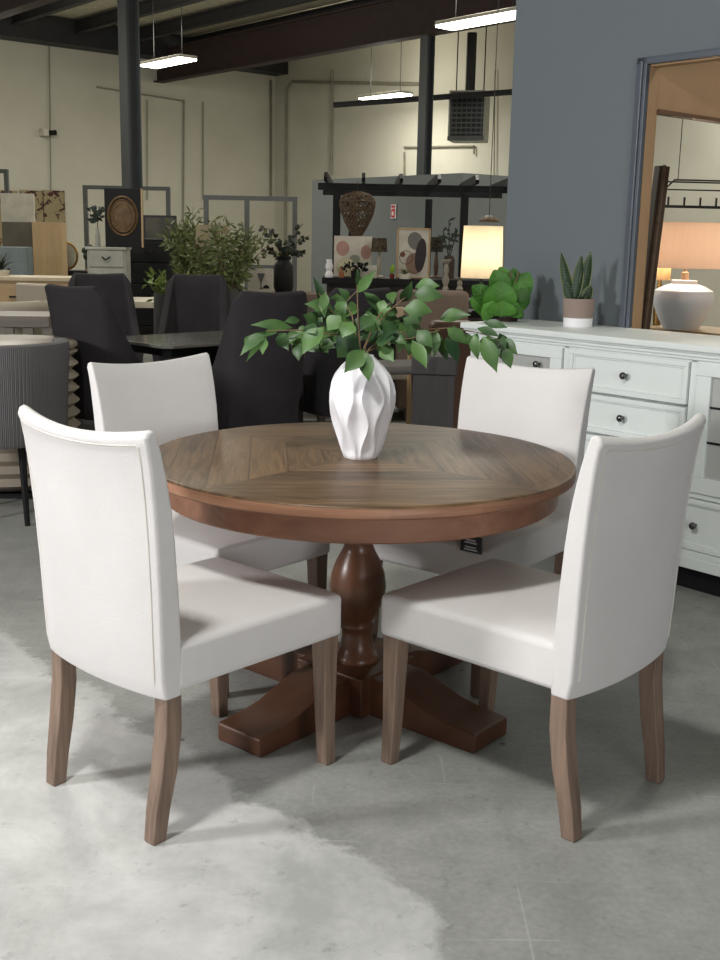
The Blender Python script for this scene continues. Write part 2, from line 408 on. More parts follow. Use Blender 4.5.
# wall camera
p = onwall(46, 133, 'L', .12); r = thing('wall_speaker', 'small dark bracket fitting high on the left cream wall', 'wall fitting', p, YB)
BX(-.1, .02, -.1, .1, -.06, .08).obj('body', OFFW, r, bevel=.01); MB().tube([(0, 0, 0), (.2, -.05, .02)], .05, 8).obj('head', BLACK, r); BX(-.03, .03, 0, .12, -.03, .03).obj('bracket', BLACK, r)

# ================================================================ dining table
TC = Vector((0, 3.2187, 0))
tb = thing('dining_table', 'round brown wooden pedestal dining table with a board-patterned top, in the middle', 'table', TC, math.radians(5))
o = MB().lathe([(.001, -.036), (.622, -.036), (.629, -.031), (.630, -.006), (.626, -.001), (.620, 0), (.001, 0)], 128).obj('tabletop', TOPM, tb, smooth=True); o.location = (0, 0, .76)
MB().lathe([(.001, .652), (.578, .652), (.584, .657), (.586, .722), (.001, .722)], 128).obj('apron', APRON, tb, smooth=True)
MB().lathe([(.001, .12), (.068, .12), (.071, .130), (.066, .144), (.058, .152), (.050, .18), (.046, .208), (.047, .226), (.053, .232), (.054, .244),
            (.048, .253), (.054, .264), (.072, .298), (.083, .333), (.086, .36), (.081, .40), (.067, .44), (.051, .47), (.043, .49), (.046, .505), (.07, .52), (.09, .55), (.09, .655), (.001, .655)], 64).obj('pedestal', PEDM, tb, smooth=True)
hub = BX(-.13, .13, -.13, .13, .004, .128).obj('hub', FOOTM, tb, bevel=.006); hub.rotation_euler = (0, 0, pi/4)
for i in range(4):
    f = MB().prism([(.12, .0), (.495, .0), (.502, .006), (.502, .052), (.495, .058), (.40, .064), (.34, .074), (.26, .10), (.2, .118), (.12, .122)], 'y', -.083, .083).obj('foot', FOOTM, tb, bevel=.006)
    f.rotation_euler = (0, 0, pi/4+i*pi/2)

# ================================================================ cream chairs
def back_profile():
    outer = [(-.535, .352), (-.545, .40), (-.549, .50), (-.552, .60), (-.558, .72), (-.566, .82), (-.575, .90), (-.584, .95)]
    top = [(-.590, .966), (-.584, .980), (-.570, .986), (-.556, .980)]
    inner = [(-.538, .93), (-.522, .87), (-.508, .80), (-.498, .72), (-.488, .60), (-.482, .50), (-.477, .40), (-.482, .352)]
    return outer+top+inner
def make_chair(label):
    r = thing('dining_chair', label, 'chair', group='cream dining chairs')
    prof = back_profile(); NU = 14; rings = []
    for i in range(NU+1):
        u = -1+2*i/NU; uu = max(-1, min(1, u)); ring = []
        e = 1-.12*max(0, abs(u)-.86)/.14
        cy = sum(p[0] for p in prof)/len(prof)
        for (y, z) in prof:
            hw = .236+.014*(z-.36)/.6
            tw = max(0, (z-.75)/.23)
            yy = y-.028*(1-u*u); zz = z-.022*(1-u*u)*tw*tw
            c = -.02-.5 - .04*(z-.36)/.6
            yy = c-.028*(1-u*u)+(yy-c+.028*(1-u*u))*e
            ring.append((hw*u, yy, zz))
        rings.append(ring)
    bk = MB().loft(rings).obj('backrest', CREAM, r, bevel=.008, seg=3, ang=50)
    m = MB(); pts = []
    def outp(u, z, y): 
        hw = .236+.014*(z-.36)/.6; tw = max(0, (z-.75)/.23)
        return (hw*u, y-.028*(1-u*u)+.0015, z-.022*(1-u*u)*tw*tw)
    for (y, z) in prof[1:8]: pts.append(outp(-.90, z, y))
    for i in range(13): pts.append(outp(-.885+1.77*i/12, .955, -.586))
    for (y, z) in reversed(prof[1:8]): pts.append(outp(.90, z, y))
    m.tube(pts, .0032, 6); m.obj('piping', PIPE, bk, smooth=True)
    # seat
    m = MB(); NX, NY = 10, 10; top = []
    def sp(i, j, z):
        u = -1+2*i/NX; v = j/NY; y = -.505+v*(.547); hw = .238+.014*v
        return (hw*u, y, z)
    for j in range(NY+1):
        for i in range(NX+1):
            u = -1+2*i/NX; v = -1+2*j/NY
            top.append(sp(i, j, .482+.016*(1-u**4)*(1-max(v, -.3)**4)))
    n = NX+1; fs = [(j*n+i, j*n+i+1, (j+1)*n+i+1, (j+1)*n+i) for j in range(NY) for i in range(NX)]
    loop = [i for i in range(n)]+[j*n+NX for j in range(1, n)]+[NY*n+i for i in range(NX-1, -1, -1)]+[j*n for j in range(NY-1, 0, -1)]
    k0 = len(top); top += [(top[q][0], top[q][1], .365) for q in loop]
    L = len(loop)
    fs += [(loop[a], k0+a, k0+(a+1) % L, loop[(a+1) % L]) for a in range(L)]+[tuple(k0+a for a in range(L))]
    m.add(top, fs).obj('seat', CREAM, r, bevel=.018, seg=4, ang=50)
    def sq(cx, cy, h, z): return [(cx-h, cy-h, z), (cx+h, cy-h, z), (cx+h, cy+h, z), (cx-h, cy+h, z)]
    for s in (-1, 1):
        MB().loft([sq(s*.218, 0.018, .018, 0), sq(s*.2175, 0.012, .020, .12), sq(s*.216, 0.008, .026, .372)]).obj('leg', LEGW, r, bevel=.004)
        MB().loft([sq(s*.205, -0.551, .019, 0), sq(s*.207, -0.541, .021, .08), sq(s*.210, -0.524, .023, .17), sq(s*.211, -0.511, .0235, .27), sq(s*.2115, -0.509, .0225, .362)]).obj('leg', LEGW, r, bevel=.004)
    return r
c0 = make_chair('cream upholstered dining chair front left of the table, seen from behind, lit brightest')
def place(c, x, y, a, label): c.location = (x, y, 0); c.rotation_euler = (0, 0, a); c['label'] = label
place(c0, -.2516, 2.9037, -.7272, 'cream upholstered dining chair at front left of the round table, its back to the viewer')
c1 = copy_tree(c0); place(c1, .2573, 2.9314, .8257, 'cream upholstered dining chair at front right of the round table, its back to the viewer')
c2 = copy_tree(c0); place(c2, -.285, 3.37, -2.287, 'cream upholstered dining chair behind the table at left, facing the viewer, before the dark chairs')
c3 = copy_tree(c0); place(c3, .222, 3.395, 2.469, 'cream upholstered dining chair behind the table at right, black tag on its seat')
BLKTAG = mat('black_tag', (20, 20, 22), .5); WHT = mat('white_print', (225, 225, 225), .6)

# front/side face of that chair's seat: find the point on the front face plane
fw = Vector((-math.sin(c3.rotation_euler.z), math.cos(c3.rotation_euler.z), 0))
org = c3.location+fw*.046
d = ray(471, 544); tt = (org-CAM).dot(fw)/d.dot(fw); pw = CAM+d*tt
tg = MB(); tg.box(-.038, .038, -.0015, .0015, -.026, .026).cur = 1
for (zz, hw) in ((.012, .018), (.004, .022), (-.010, .020), (-.018, .024)): tg.box(-hw, hw, .0015, .0022, zz-.0022, zz+.0022)
t_ = tg.obj('hang_tag', [BLKTAG, WHT], c3)
t_.location = c3.matrix_basis.inverted() @ pw
t_['label'] = 'small black tag with white print'

# ================================================================ vase with branches
vp = onz(360.5, 457, .76)
m = MB(); prof = [(.046, 0), (.051, .006), (.060, .035), (.070, .07), (.080, .105), (.088, .14), (.0925, .17), (.0925, .195), (.087, .22), (.076, .245), (.060, .268), (.044, .285), (.034, .296), (.030, .302)]
zs = []
from bisect import bisect
def rad(z):
    i = min(max(bisect([q[1] for q in prof], z)-1, 0), len(prof)-2); (r0, z0), (r1, z1) = prof[i], prof[i+1]
    t = (z-z0)/(z1-z0); return 1.03*(r0+(r1-r0)*t)
N = 360; rings = []; NR = 13
for i in range(61):
    z = .302*i/60; env = min(1, z/.03+.1)*min(1, (.302-z)/.06+.1); ring = []
    # ridge lines weave left and right, neighbours in opposite sense
    rl = [2*pi*k/NR+.115*(1 if k % 2 else -1)*math.sin(z*2*pi/.17+.9) for k in range(NR)]; rl.append(rl[0]+2*pi)
    for k in range(N):
        a = rl[0]+2*pi*k/N; j = 0
        while a > rl[j+1]: j += 1
        w_ = rl[j+1]-rl[j]; fr = (a-rl[j])/w_
        dip = math.sin(pi*fr)*(w_/(2*pi/NR))
        r = rad(z)*(1+env*(.045-.115*dip)); ring.append((r*math.cos(a), r*math.sin(a), z))
    rings.append(ring)
ring = rings[-1]; rings.append([(x*.8, y*.8, z) for x, y, z in ring]); rings.append([(x*.8, y*.8, z-.06) for x, y, z in ring])
vase = m.loft(rings).obj('vase', WHITEC, smooth=True); vase.location = vp
tag(vase, 'white rippled ceramic vase holding leafy branches on the round table', 'vase')

br = thing('leafy_branches', 'green leafy ficus branches spreading out of the white vase on the round table', 'branches', (vp.x, vp.y, .76+.25))
inv = -Vector(br.location)
LV = [  # base x, y, tip x, y, width (photo positions), distance offset
 (293,328,250,325,15,-.06),(268,331,240,356,17,-.08),(267,337,246,362,10,-.05),(300,333,279,347,12,.0),(318,325,303,315,24,.05),(324,327,302,355,26,-.06),
 (320,343,336,348,16,.05),(323,308,313,276,12,.08),(335,311,304,304,20,.06),(341,316,327,331,24,-.05),(346,308,335,301,17,.05),(352,322,342,338,24,-.08),
 (357,293,376,270,14,.05),(358,290,357,268,9,.1),(364,292,383,316,17,.08),(361,322,381,330,22,-.02),(381,323,391,307,20,.06),(376,342,396,338,22,-.06),
 (365,350,344,373,24,-.10),(367,352,369,382,20,-.11),(357,335,337,358,34,-.04),(381,346,394,362,20,-.06),(390,342,401,337,14,.02),
 (402,302,412,281,16,.05),(413,294,444,297,24,.02),(415,287,440,286,20,.08),(403,309,433,312,26,-.02),(439,319,471,315,20,.06),(417,330,433,348,20,-.05),
 (412,340,427,369,18,-.08),(436,329,434,358,14,.02),(447,328,467,344,20,.0),(446,337,458,364,19,-.03),(483,322,508,328,13,.05),(477,328,500,337,13,.0),
 (474,334,478,360,15,-.02),(483,336,497,373,22,-.05),(489,338,500,356,18,.03),(499,339,518,355,18,.04),(504,347,511,369,16,.0),(403,318,421,329,22,.04),
 (389,336,406,344,18,-.06),(391,292,393,304,15,.06),(384,300,380,312,14,.0),(350,300,338,288,12,.1),(372,316,362,330,20,-.03),(392,322,383,338,22,-.05),
 (345,328,330,344,26,.06),(366,330,378,346,26,.05),(352,340,352,322,26,.08),(338,336,322,330,24,.08),(375,322,396,318,22,.08),(384,330,402,326,20,.1),
 (356,308,344,318,18,.1),(395,306,386,318,16,.08),(408,324,398,336,18,.08),(420,316,410,326,18,.1),(330,330,316,338,18,.05),(310,328,296,336,14,.04),(278,330,262,338,12,.02),
 (453,340,440,352,16,.06),(462,334,472,346,15,.08),(322,318,336,322,20,.1),(312,318,326,312,16,.1),(300,320,284,322,12,.04),(305,326,318,336,18,-.03)]
ml = MB(); rnd = random.Random(3)
rl_ = random.Random(17)
for i in range(34):              # inner leaves filling the crown
    x = rl_.uniform(312, 402); y = rl_.uniform(300, 345); a_ = rl_.uniform(0, 2*pi)
    LV.append((x, y, x+15*math.cos(a_), y+13*math.sin(a_)+6, rl_.uniform(14, 21), rl_.uniform(.02, .14)))
for (x0, y0, x1, y1, n_) in ((400, 318, 470, 350, 12), (470, 325, 508, 350, 7), (250, 325, 312, 345, 7), (310, 290, 345, 315, 5)):
    for i in range(n_):
        x = rl_.uniform(x0, x1); y = rl_.uniform(y0, y1); LV.append((x, y, x+rl_.uniform(-9, 10), y+rl_.uniform(12, 24), rl_.uniform(12, 18), rl_.uniform(-.04, .1)))
for bx_, by_, tx_, ty_, w_, dy in LV:
    b = at(bx_, by_, vp.y+dy)+inv; t = at(tx_, ty_, vp.y+dy-.025+rnd.uniform(-.03, .02))+inv
    up = Vector((rnd.uniform(-.35, .35), -.85, .5))
    ml.leaf(b, t, w_*.0029*.78, up, rnd.uniform(.1, .35), rnd.uniform(.03, .12), (0, .34, .7, .93, 1, .94, .76, .5, .22, 0))
ml.obj('foliage', FICUS, br, smooth='all')
ms = MB(); O = Vector((0, 0, -.08))
def stem(pts, dy, r=.0028):
    P = [at(x, y, vp.y+dy*i/len(pts))+inv for i, (x, y) in enumerate(pts)]
    ms.tube([O]+P, [r*1.2]+[r*(1-.6*i/len(P)) for i in range(len(P))], 6)
stem([(352, 352), (338, 335), (300, 330), (268, 331), (252, 340)], -.06)
stem([(356, 348), (346, 322), (330, 310), (318, 292)], .08)
stem([(360, 348), (358, 320), (357, 285)], .08)
stem([(364, 350), (372, 330), (390, 310), (412, 292)], .04)
stem([(368, 350), (384, 336), (412, 330), (450, 328), (480, 333), (500, 340)], .02)
stem([(364, 348), (376, 320), (392, 300)], .08); stem([(358, 345), (352, 315), (345, 303), (358, 290)], .1)
stem([(366, 352), (390, 342), (412, 338), (440, 330)], -.04)
stem([(360, 352), (352, 346), (366, 350)], -.08)
ms.obj('stem', STEM, br, smooth=True)

# ================================================================ white sideboard
sb = thing('sideboard', 'long white sideboard with panelled drawers and glass doors against the slate wall', 'sideboard', AB(3.69, 3.87), YA)
W_ = 1.82
m = MB(); m.box(0, W_, .43, .452, .12, .955); m.box(0, .02, 0, .43, .12, .955); m.box(W_-.02, W_, 0, .43, .12, .955); m.box(0, W_, 0, .43, .12, .15)
m.box(.02, W_-.02, 0, .43, .395, .412)
for x in (.582, 1.225): m.box(x-.012, x+.012, 0, .43, .41, .955)
m.box(0, .03, -.003, .02, .12, .955); m.box(W_-.03, W_, -.003, .02, .12, .955); m.box(.568, .598, -.003, .02, .41, .955); m.box(1.21, 1.24, -.003, .02, .41, .955)
m.box(0, W_, -.003, .02, .392, .414); m.box(0, W_, -.003, .02, .935, .955); m.box(.598, 1.21, .03, .42, .41, .94)
m.obj('body', WHITEP, sb, bevel=.002)
m = MB(); m.box(-.012, W_+.012, -.014, .452, .945, .958); m.box(-.02, W_+.02, -.022, .452, .958, .972); m.box(-.028, W_+.028, -.03, .452, .972, .98)
m.obj('cornice', WHITEP, sb, bevel=.003)
BX(-.04, W_+.04, -.042, .455, .98, 1.008).obj('top', WHITEP, sb, bevel=.006, seg=3)
m = MB(); m.box(-.01, W_+.01, -.018, .44, .10, .150); m.box(-.005, W_+.005, -.010, .44, .150, .175)
m.obj('base_moulding', WHITEP, sb, bevel=.003)
for x in (.03, .88, W_-.10):
    for y in (.06, .36): BX(x, x+.07, y, y+.06, 0, .11).obj('foot', BLACK, sb)
BX(.02, W_-.02, .035, .05, .0, .11).obj('shade_board', BLACK, sb)  # black board standing in for the shade in the gap under the cabinet
KP = [(.0, 0), (.007, 0), (.006, -.012), (.011, -.016), (.0155, -.022), (.0155, -.028), (.010, -.034), (.0, -.035)]
def knob(parent, x, z, y=-.006):
    n = 16; rings = [[(x+max(r, .0005)*math.cos(t), y+h, z+max(r, .0005)*math.sin(t)) for t in [2*pi*k/n for k in range(n)]] for r, h in KP]
    return MB().loft(rings).obj('knob', KNOB, parent, smooth=True)
def drawer(x0, x1, z0, z1, kx=None):
    m = MB(); y = -.006; m.box(x0, x1, -.003, .018, z0, z1)
    f = .022
    for (a, b, c, d) in ((x0, x1, z0, z0+f), (x0, x1, z1-f, z1), (x0, x0+f, z0+f, z1-f), (x1-f, x1, z0+f, z1-f)): m.box(a, b, -.014, -.003, c, d)
    g = f+.008
    for (a, b, c, d) in ((x0+f, x1-f, z0+f, z0+g), (x0+f, x1-f, z1-g, z1-f), (x0+f, x0+g, z0+g, z1-g), (x1-g, x1-f, z0+g, z1-g)): m.box(a, b, -.008, -.003, c, d)
    o = m.obj('drawer', WHITEP, sb, bevel=.0025)
    knob(o, (x0+x1)/2 if kx is None else kx, (z0+z1)/2, -.003); return o
drawer(.603, 1.205, .763, .936); drawer(.603, 1.205, .587, .752); drawer(.603, 1.205, .416, .576)
drawer(.035, .79, .178, .388); drawer(.80, 1.785, .178, .388)
t = NT('cabinet_glass'); t.b.inputs['Base Color'].default_value = S(186, 187, 183); t.b.inputs['Roughness'].default_value = .12; t.b.inputs['Alpha'].default_value = .86; PANE = t.m
for (x0, x1, kx, kz) in ((.035, .563, .43, .852), (1.245, 1.785, 1.765, .70)):
    m = MB(); z0, z1 = .416, .936; s = .066
    for (a, b, c, d) in ((x0, x1, z0, z0+s), (x0, x1, z1-.05, z1), (x0, x0+s, z0+s, z1-.05), (x1-s, x1, z0+s, z1-.05)): m.box(a, b, -.014, .010, c, d)
    o = m.obj('door', WHITEP, sb, bevel=.003)
    m = MB()
    for z in (.625, .765): m.box(x0+s, x1-s, -.006, .006, z-.004, z+.004)
    m.obj('muntin', BLACK, o); BX(x0+s, x1-s, .0, .003, z0+s, z1-.05).obj('pane', PANE, o)
    knob(o, kx, kz, -.003)
m = MB(); 
for x0, x1 in ((.02, .57), (1.237, 1.80)): m.box(x0, x1, .06, .42, .63, .645)
m.obj('shelf', WHITEP, sb)

# snake plant
sp = AB(3.425, 4.14, 1.008); q = at(578, 332, sp.y)
d = ray(577.5, 331.5); tt = (1.008-CH)/d.z; sp = CAM+d*tt
sp = AB(sp.dot(A), 4.13, 1.008); d0 = ray(577.5, 326); kk = 4.13/d0.dot(B); sp = Vector((d0.x*kk, d0.y*kk, 1.008))
pl = thing('snake_plant', 'small snake plant in a taupe and white pot on the white sideboard', 'plant', sp)
MB().lathe([(.001, 0), (.062, 0), (.066, .004), (.0675, .043), (.001, .043)], 40).obj('pot_base', WHITEC, pl, smooth=True)
MB().lathe([(.001, .043), (.0675, .043), (.072, .128), (.070, .131), (.066, .128), (.064, .118), (.001, .118)], 40).obj('pot', TERRA, pl, smooth=True)
MB().lathe([(.001, .112), (.063, .112), (.063, .12), (.001, .121)], 24).obj('soil', SOIL, pl, smooth=True)
t = NT('snake_leaf'); v = t.coord((1, 1, 1)); wv = t.new('ShaderNodeTexWave', wave_type='BANDS', bands_direction='Z'); t.link(v, wv.inputs[0])
wv.inputs['Scale'].default_value = 28; wv.inputs['Distortion'].default_value = 8; wv.inputs['Detail'].default_value = 3
t.link(t.mix(wv.outputs[1], S(30, 46, 32), S(62, 84, 56)), t.b.inputs['Base Color']); t.b.inputs['Roughness'].default_value = .4; SNK = t.m
EDGE = mat('pale_leaf_edge', (150, 158, 96), .5)
m = MB(); me_ = MB()
for (bx_, by_, tx_, ty_, w_) in ((571, 304, 561, 252, 11), (574, 304, 582, 255, 12), (580, 304, 591, 251, 13), (584, 304, 591, 285, 11), (570, 304, 564, 279, 10)):
    b = at(bx_, by_, sp.y+.005*(bx_-577)*.3)-sp; tp = at(tx_, ty_, sp.y)-sp; b.z = .115
    ww = w_*sp.y/1107
    for mm, f in ((m, .82), (me_, 1.0)):
        off = Vector((0, -.0, 0)) if mm is m else Vector((.0, .003, 0))
        mm.leaf(b+off, tp+off+(Vector((0, 0, .004)) if mm is me_ else Vector()), ww*f, (.1, -1, .1), .25, -.04, (.55, .75, .95, 1, .92, .75, .45, 0))
fo = m.obj('leaves', SNK, pl, smooth='all', solid=.003); me_.obj('leaf_margin', EDGE, fo, smooth='all')

# fiddle-leaf plant
d0 = ray(508, 322); kk = 4.10/d0.dot(B); fp = Vector((d0.x*kk, d0.y*kk, 1.008))
fl = thing('fiddle_leaf_plant', 'bushy plant with broad round green leaves on the left end of the white sideboard', 'plant', fp)
MB().lathe([(.001, 0), (.045, 0), (.05, .05), (.045, .05), (.001, .045)], 32).obj('pot', SOIL, fl, smooth=True)
m = MB(); mv = MB()
for (bx_, by_, tx_, ty_, w_, dy) in ((497, 313, 501, 281, 31, -.07), (503, 300, 494, 270, 22, .02), (508, 302, 500, 267, 22, .05), (511, 300, 514, 268, 20, .06), (513, 304, 529, 272, 20, .04),
        (495, 308, 472, 286, 19, -.02), (492, 316, 470, 298, 17, -.03), (512, 318, 525, 288, 16, .0), (500, 327, 503, 301, 26, -.12), (492, 329, 483, 305, 21, -.13), (509, 327, 518, 303, 18, -.09), (515, 318, 520, 281, 22, .03), (498, 318, 484, 296, 20, -.04), (514, 326, 522, 309, 14, -.04)):
    b = at(bx_, by_, fp.y+dy)-fp; b.z = max(b.z, .03); tp = at(tx_, ty_, fp.y+dy-.03)-fp; ww = w_*fp.y/1107*1.05
    shp = (.1, .5, .78, .93, 1, 1, .93, .8, .55, .12)
    m.leaf(b, tp, ww, (.1, -.95, .25), .2, .10, shp)
    d_ = (tp-b); L = d_.length; d_.normalize(); sd = d_.cross(Vector((.1, -.95, .25))).normalized(); nr = sd.cross(d_)
    mv.tube([b+d_*(L*u)+nr*(.10*L*math.sin(pi*u)+.001) for u in [k/9 for k in range(10)]], [.0022*(1-.08*k) for k in range(10)], 5)
    for u in (.2, .36, .52, .68):
        c = b+d_*(L*u)+nr*(.10*L*math.sin(pi*u)); u2 = min(u+.2, 1)
        for q in (-1, 1):
            h = ww/2*.86; e = b+d_*(L*u2)+nr*(.10*L*math.sin(pi*u2)+.2*h+.001)+sd*(q*h); mv.tube([c+nr*.001, e], [.0012, .0006], 4)
fo = m.obj('foliage', FIDDLE, fl, smooth='all'); mv.obj('leaf_vein', VEIN, fo)
m = MB()
for dx in (-.02, 0, .02): m.tube([(dx*.5, 0, .05), (dx, 0, .16), (dx*2, -.01, .24)], .004, 6)
m.obj('stem', STEM, fl, smooth=True)

# ================================================================ dark dining set behind
rug = BX(-3.2, -.16, 5.72, 8.45, 0, .005).obj('rug', mat('charcoal_rug', (44, 44, 46), .95, 0, .1, 12))  # rug widened leftward to darken the floor seen under the ribbed chair
tag(rug, 'dark charcoal rug under the dark dining set behind the cream chairs', 'rug')
def make_wing(label, m_fab):
    r = thing('wing_dining_chair', label, 'chair', group='dark wing dining chairs')
    plan = [(-.265, .17), (-.27, .02), (-.262, -.08), (-.247, -.16), (-.226, -.225), (-.19, -.262), (-.10, -.28), (0, -.285)]
    plan += [(-x, y) for x, y in reversed(plan[:-1])]
    tops = [.60, .62, .67, .83, 1.03, 1.085, 1.08, 1.075]; tops += list(reversed(tops[:-1]))
    sec = []; n = len(plan)
    for i, (x, y) in enumerate(plan):
        p = Vector((x, y)); d = (Vector(plan[min(i+1, n-1)])-Vector(plan[max(i-1, 0)])).normalized(); nn = Vector((-d.y, d.x))
        if nn.dot(-p) < 0: nn = -nn
        th = .055; top = tops[i]; ring = []
        bk = max(0, min(1, (-y-.1)/.15))
        def P(q, z):
            fl = .085*bk*max(0, (z-.45)/.6)**1.5; sx = 1-.12*max(0, (.62-z)/.3)*1+.0
            return (q.x*sx, q.y*(1-.10*max(0, (.62-z)/.3))-fl, z)
        zs = [.31+(top-.31)*k/8 for k in range(9)]
        ring += [P(p, z) for z in zs]; ring += [P(p+nn*th*.5, top+.012)]; ring += [P(p+nn*th, z) for z in reversed(zs)]
        sec.append(ring)
    MB().loft(sec).obj('wing_back', m_fab, r, smooth=True, bevel=.008, ang=60)
    BX(-.215, .215, -.22, .20, .31, .485).obj('seat', m_fab, r, bevel=.03, seg=3)
    for s in (-1, 1):
        for y in (-.2, .13): 
            h = .02; m = MB(); m.loft([[(s*.2+a*.015, y+b*.015-(.03 if y < 0 else 0), 0) for a, b in ((-1, -1), (1, -1), (1, 1), (-1, 1))], [(s*.2+a*h, y+b*h, .315) for a, b in ((-1, -1), (1, -1), (1, 1), (-1, 1))]]); m.obj('leg', DKLEG, r)
    return r
w0 = make_wing('', DKFAB)
def put(c, x, y, fx, fy, label): c.location = (x, y, 0.005); c.rotation_euler = (0, 0, math.atan2(-fx, fy)); c['label'] = label
put(w0, -1.49, 6.64, .50, .86, 'dark charcoal wing dining chair nearest the left, seen from behind, facing the dark table')
w1 = copy_tree(w0); put(w1, -.645, 6.42, -.45, .89, 'dark charcoal wing dining chair right of the dark table, its back to the viewer')
w2 = copy_tree(w0); put(w2, -1.86, 8.0, .30, -.95, 'dark charcoal wing dining chair across the dark table, below the black chest, facing the viewer')
w3 = copy_tree(w0); put(w3, -1.26, 8.15, -.02, -1, 'dark charcoal wing dining chair across the dark table, in front of the bushy olive plant')
w4 = copy_tree(w0); put(w4, -.16, 7.0, -.45, .89, 'dark charcoal wing dining chair behind the leafy branches, second right of the dark table')
dt = thing('dark_dining_table', 'dark dining table with a grey reflective top among the dark wing chairs', 'table', (-1.02, 6.99, .005), pi/4)
m = MB(); s_ = .50
ty = .34; m.prism([(-s_, -ty+.05), (-s_+.05, -ty), (s_-.05, -ty), (s_, -ty+.05), (s_, ty-.05), (s_-.05, ty), (-s_+.05, ty), (-s_, ty-.05)], 'z', .735, .755); m.obj('tabletop', GLASSY, dt, bevel=.004)
BX(-.40, .40, -.25, .25, .675, .735).obj('apron', BLACK, dt)
BX(-.10, .10, -.10, .10, .03, .675).obj('pedestal', BLACK, dt, bevel=.01); BX(-.26, .26, -.26, .26, 0, .03).obj('base', BLACK, dt)

# dark boards cabinet end between vase and cream chair
CH_ = wood('charcoal_oak', (36, 34, 34), (66, 62, 61), 2, .6)
p = at(433, 420, 5.1); r = thing('dark_wood_cabinet', 'small dark grey wood cabinet standing behind the right-hand cream chair', 'cabinet', (p.x, 5.1, 0), -.08)
BX(-.10, .095, 0, .45, .05, .78).obj('body', CH_, r, bevel=.004); BX(-.108, .104, -.012, .46, .78, .865).obj('top', CH_, r, bevel=.006); BX(-.08, .08, .02, .43, 0, .05).obj('plinth', BLACK, r)
# stool
p = at(398, 360, 5.9); r = thing('counter_stool', 'black metal stool with a grey seat, just behind the vase', 'stool', (p.x, 5.9, 0), .3)
BX(-.17, .17, -.17, .17, .70, .745).obj('seat', mat('grey_seat', (112, 108, 104), .8), r, bevel=.02, seg=3)
for x in (-1, 1):
    for y in (-1, 1): MB().tube([(x*.19, y*.19, 0), (x*.14, y*.14, .70)], .013, 8).obj('leg', BLKM, r)
m = MB()
for z in (.25,):
    q = .19-.05*z/.7
    for a, b in (((-q, -q), (q, -q)), ((q, -q), (q, q)), ((q, q), (-q, q)), ((-q, q), (-q, -q))): m.tube([(a[0], a[1], z), (b[0], b[1], z)], .009, 6)
m.obj('footrest', BLKM, r)

# ================================================================ left foreground pieces
r = thing('barrel_chair', 'grey ribbed barrel chair cut off at the left edge of the photo', 'chair', (-1.79, 5.33, 0), .1)
t = NT('ribbed_grey'); t.b.inputs['Base Color'].default_value = S(104, 102, 103); t.b.inputs['Roughness'].default_value = .85
RIB = t.m
m = MB(); N = 400; rings = []
zl = [.40, .42, .5, .7, .85, .875, .88]
for z in zl:
    ring = []
    for k in range(N+1):
        a = math.radians(155)+math.radians(230)*k/N   # back faces -y
        rr = .34+.03*(z-.4)/.5+(.0022*math.cos(k*pi*.8) if z < .87 else 0)-(.012 if z > .876 else 0)-(.01 if z < .41 else 0)
        ring.append((rr*math.cos(a), rr*math.sin(a)*.95, z))
    for k in range(N, -1, -4):
        a = math.radians(155)+math.radians(230)*k/N; rr = .30+(.012 if z > .876 else 0)
        ring.append((rr*math.cos(a), rr*math.sin(a)*.95, z))
    rings.append(ring)
m.loft(rings).obj('ribbed_back', RIB, r, smooth=True)
MB().lathe([(.001, .40), (.295, .40), (.30, .43), (.30, .54), (.27, .57), (.001, .575)], 40).obj('seat', RIB, r, smooth=True)
for a in (45, 135, 225, 315): MB().tube([(.24*math.cos(math.radians(a)), .24*math.sin(math.radians(a)), 0), (.22*math.cos(math.radians(a)), .22*math.sin(math.radians(a)), .41)], [.013, .02], 8).obj('leg', BLACK, r)
# zigzag table
r = thing('zigzag_table', 'pale stone table on a zigzag pleated drum base beside the grey ribbed chair', 'table', (-1.945, 6.10, .005))
prof = [(.001, .0)]
for i in range(11): prof += [(.325, .02+i*.069), (.367, .02+(i+.5)*.069)]
prof += [(.325, .76), (.001, .76)]
MB().lathe(prof, 64).obj('zigzag_base', STONE, r, smooth=True)
MB().lathe([(.001, .76), (.345, .76), (.365, .772), (.365, .79), (.35, .80), (.001, .80)], 64).obj('tabletop', mat('stone_top', (168, 158, 142), .45), r, smooth=True)
# slatted grey side table, beige chairs, oak sideboard at far left
p = at(26, 340, 8.0); r = thing('slatted_bench', 'grey wooden slatted table end beside the rounded beige chair at far left', 'table', (p.x, 7.9, .005), .1)
GW = wood('weathered_grey', (112, 104, 94), (146, 138, 126), 0)
BX(-.30, .20, -.02, .5, .72, .80).obj('tabletop', GW, r, bevel=.005)
for i in range(4): BX(-.26+i*.135, -.26+i*.135+.07, 0, .04, 0, .72).obj('slat', GW, r)
p = at(8, 320, 8.8); r = thing('tub_chair', 'rounded beige upholstered tub chair at the far left edge', 'chair', (p.x, 8.8, 0), .2)
BE = mat('beige_fabric', (186, 176, 160), .9, 0, .03, spec=.2)
rings = []
for z in (.12, .2, .5, .72, .82, .86):
    ring = []
    for k in range(25):
        a = math.radians(160)+math.radians(220)*k/24; dz = .84 if z > .84 else 1; ring.append(((.33 if z < .84 else .30)*math.cos(a), (.33 if z < .84 else .30)*math.sin(a), z-.12*max(0, math.sin(a))*(z > .6)))
    for k in range(24, -1, -1):
        a = math.radians(160)+math.radians(220)*k/24; ring.append((.24*math.cos(a), .24*math.sin(a), z-.12*max(0, math.sin(a))*(z > .6)))
    rings.append(ring)
MB().loft(rings).obj('rounded_back', BE, r, smooth=True); MB().lathe([(.001, .1), (.235, .1), (.238, .40), (.2, .43), (.001, .435)], 32).obj('seat', BE, r, smooth=True)
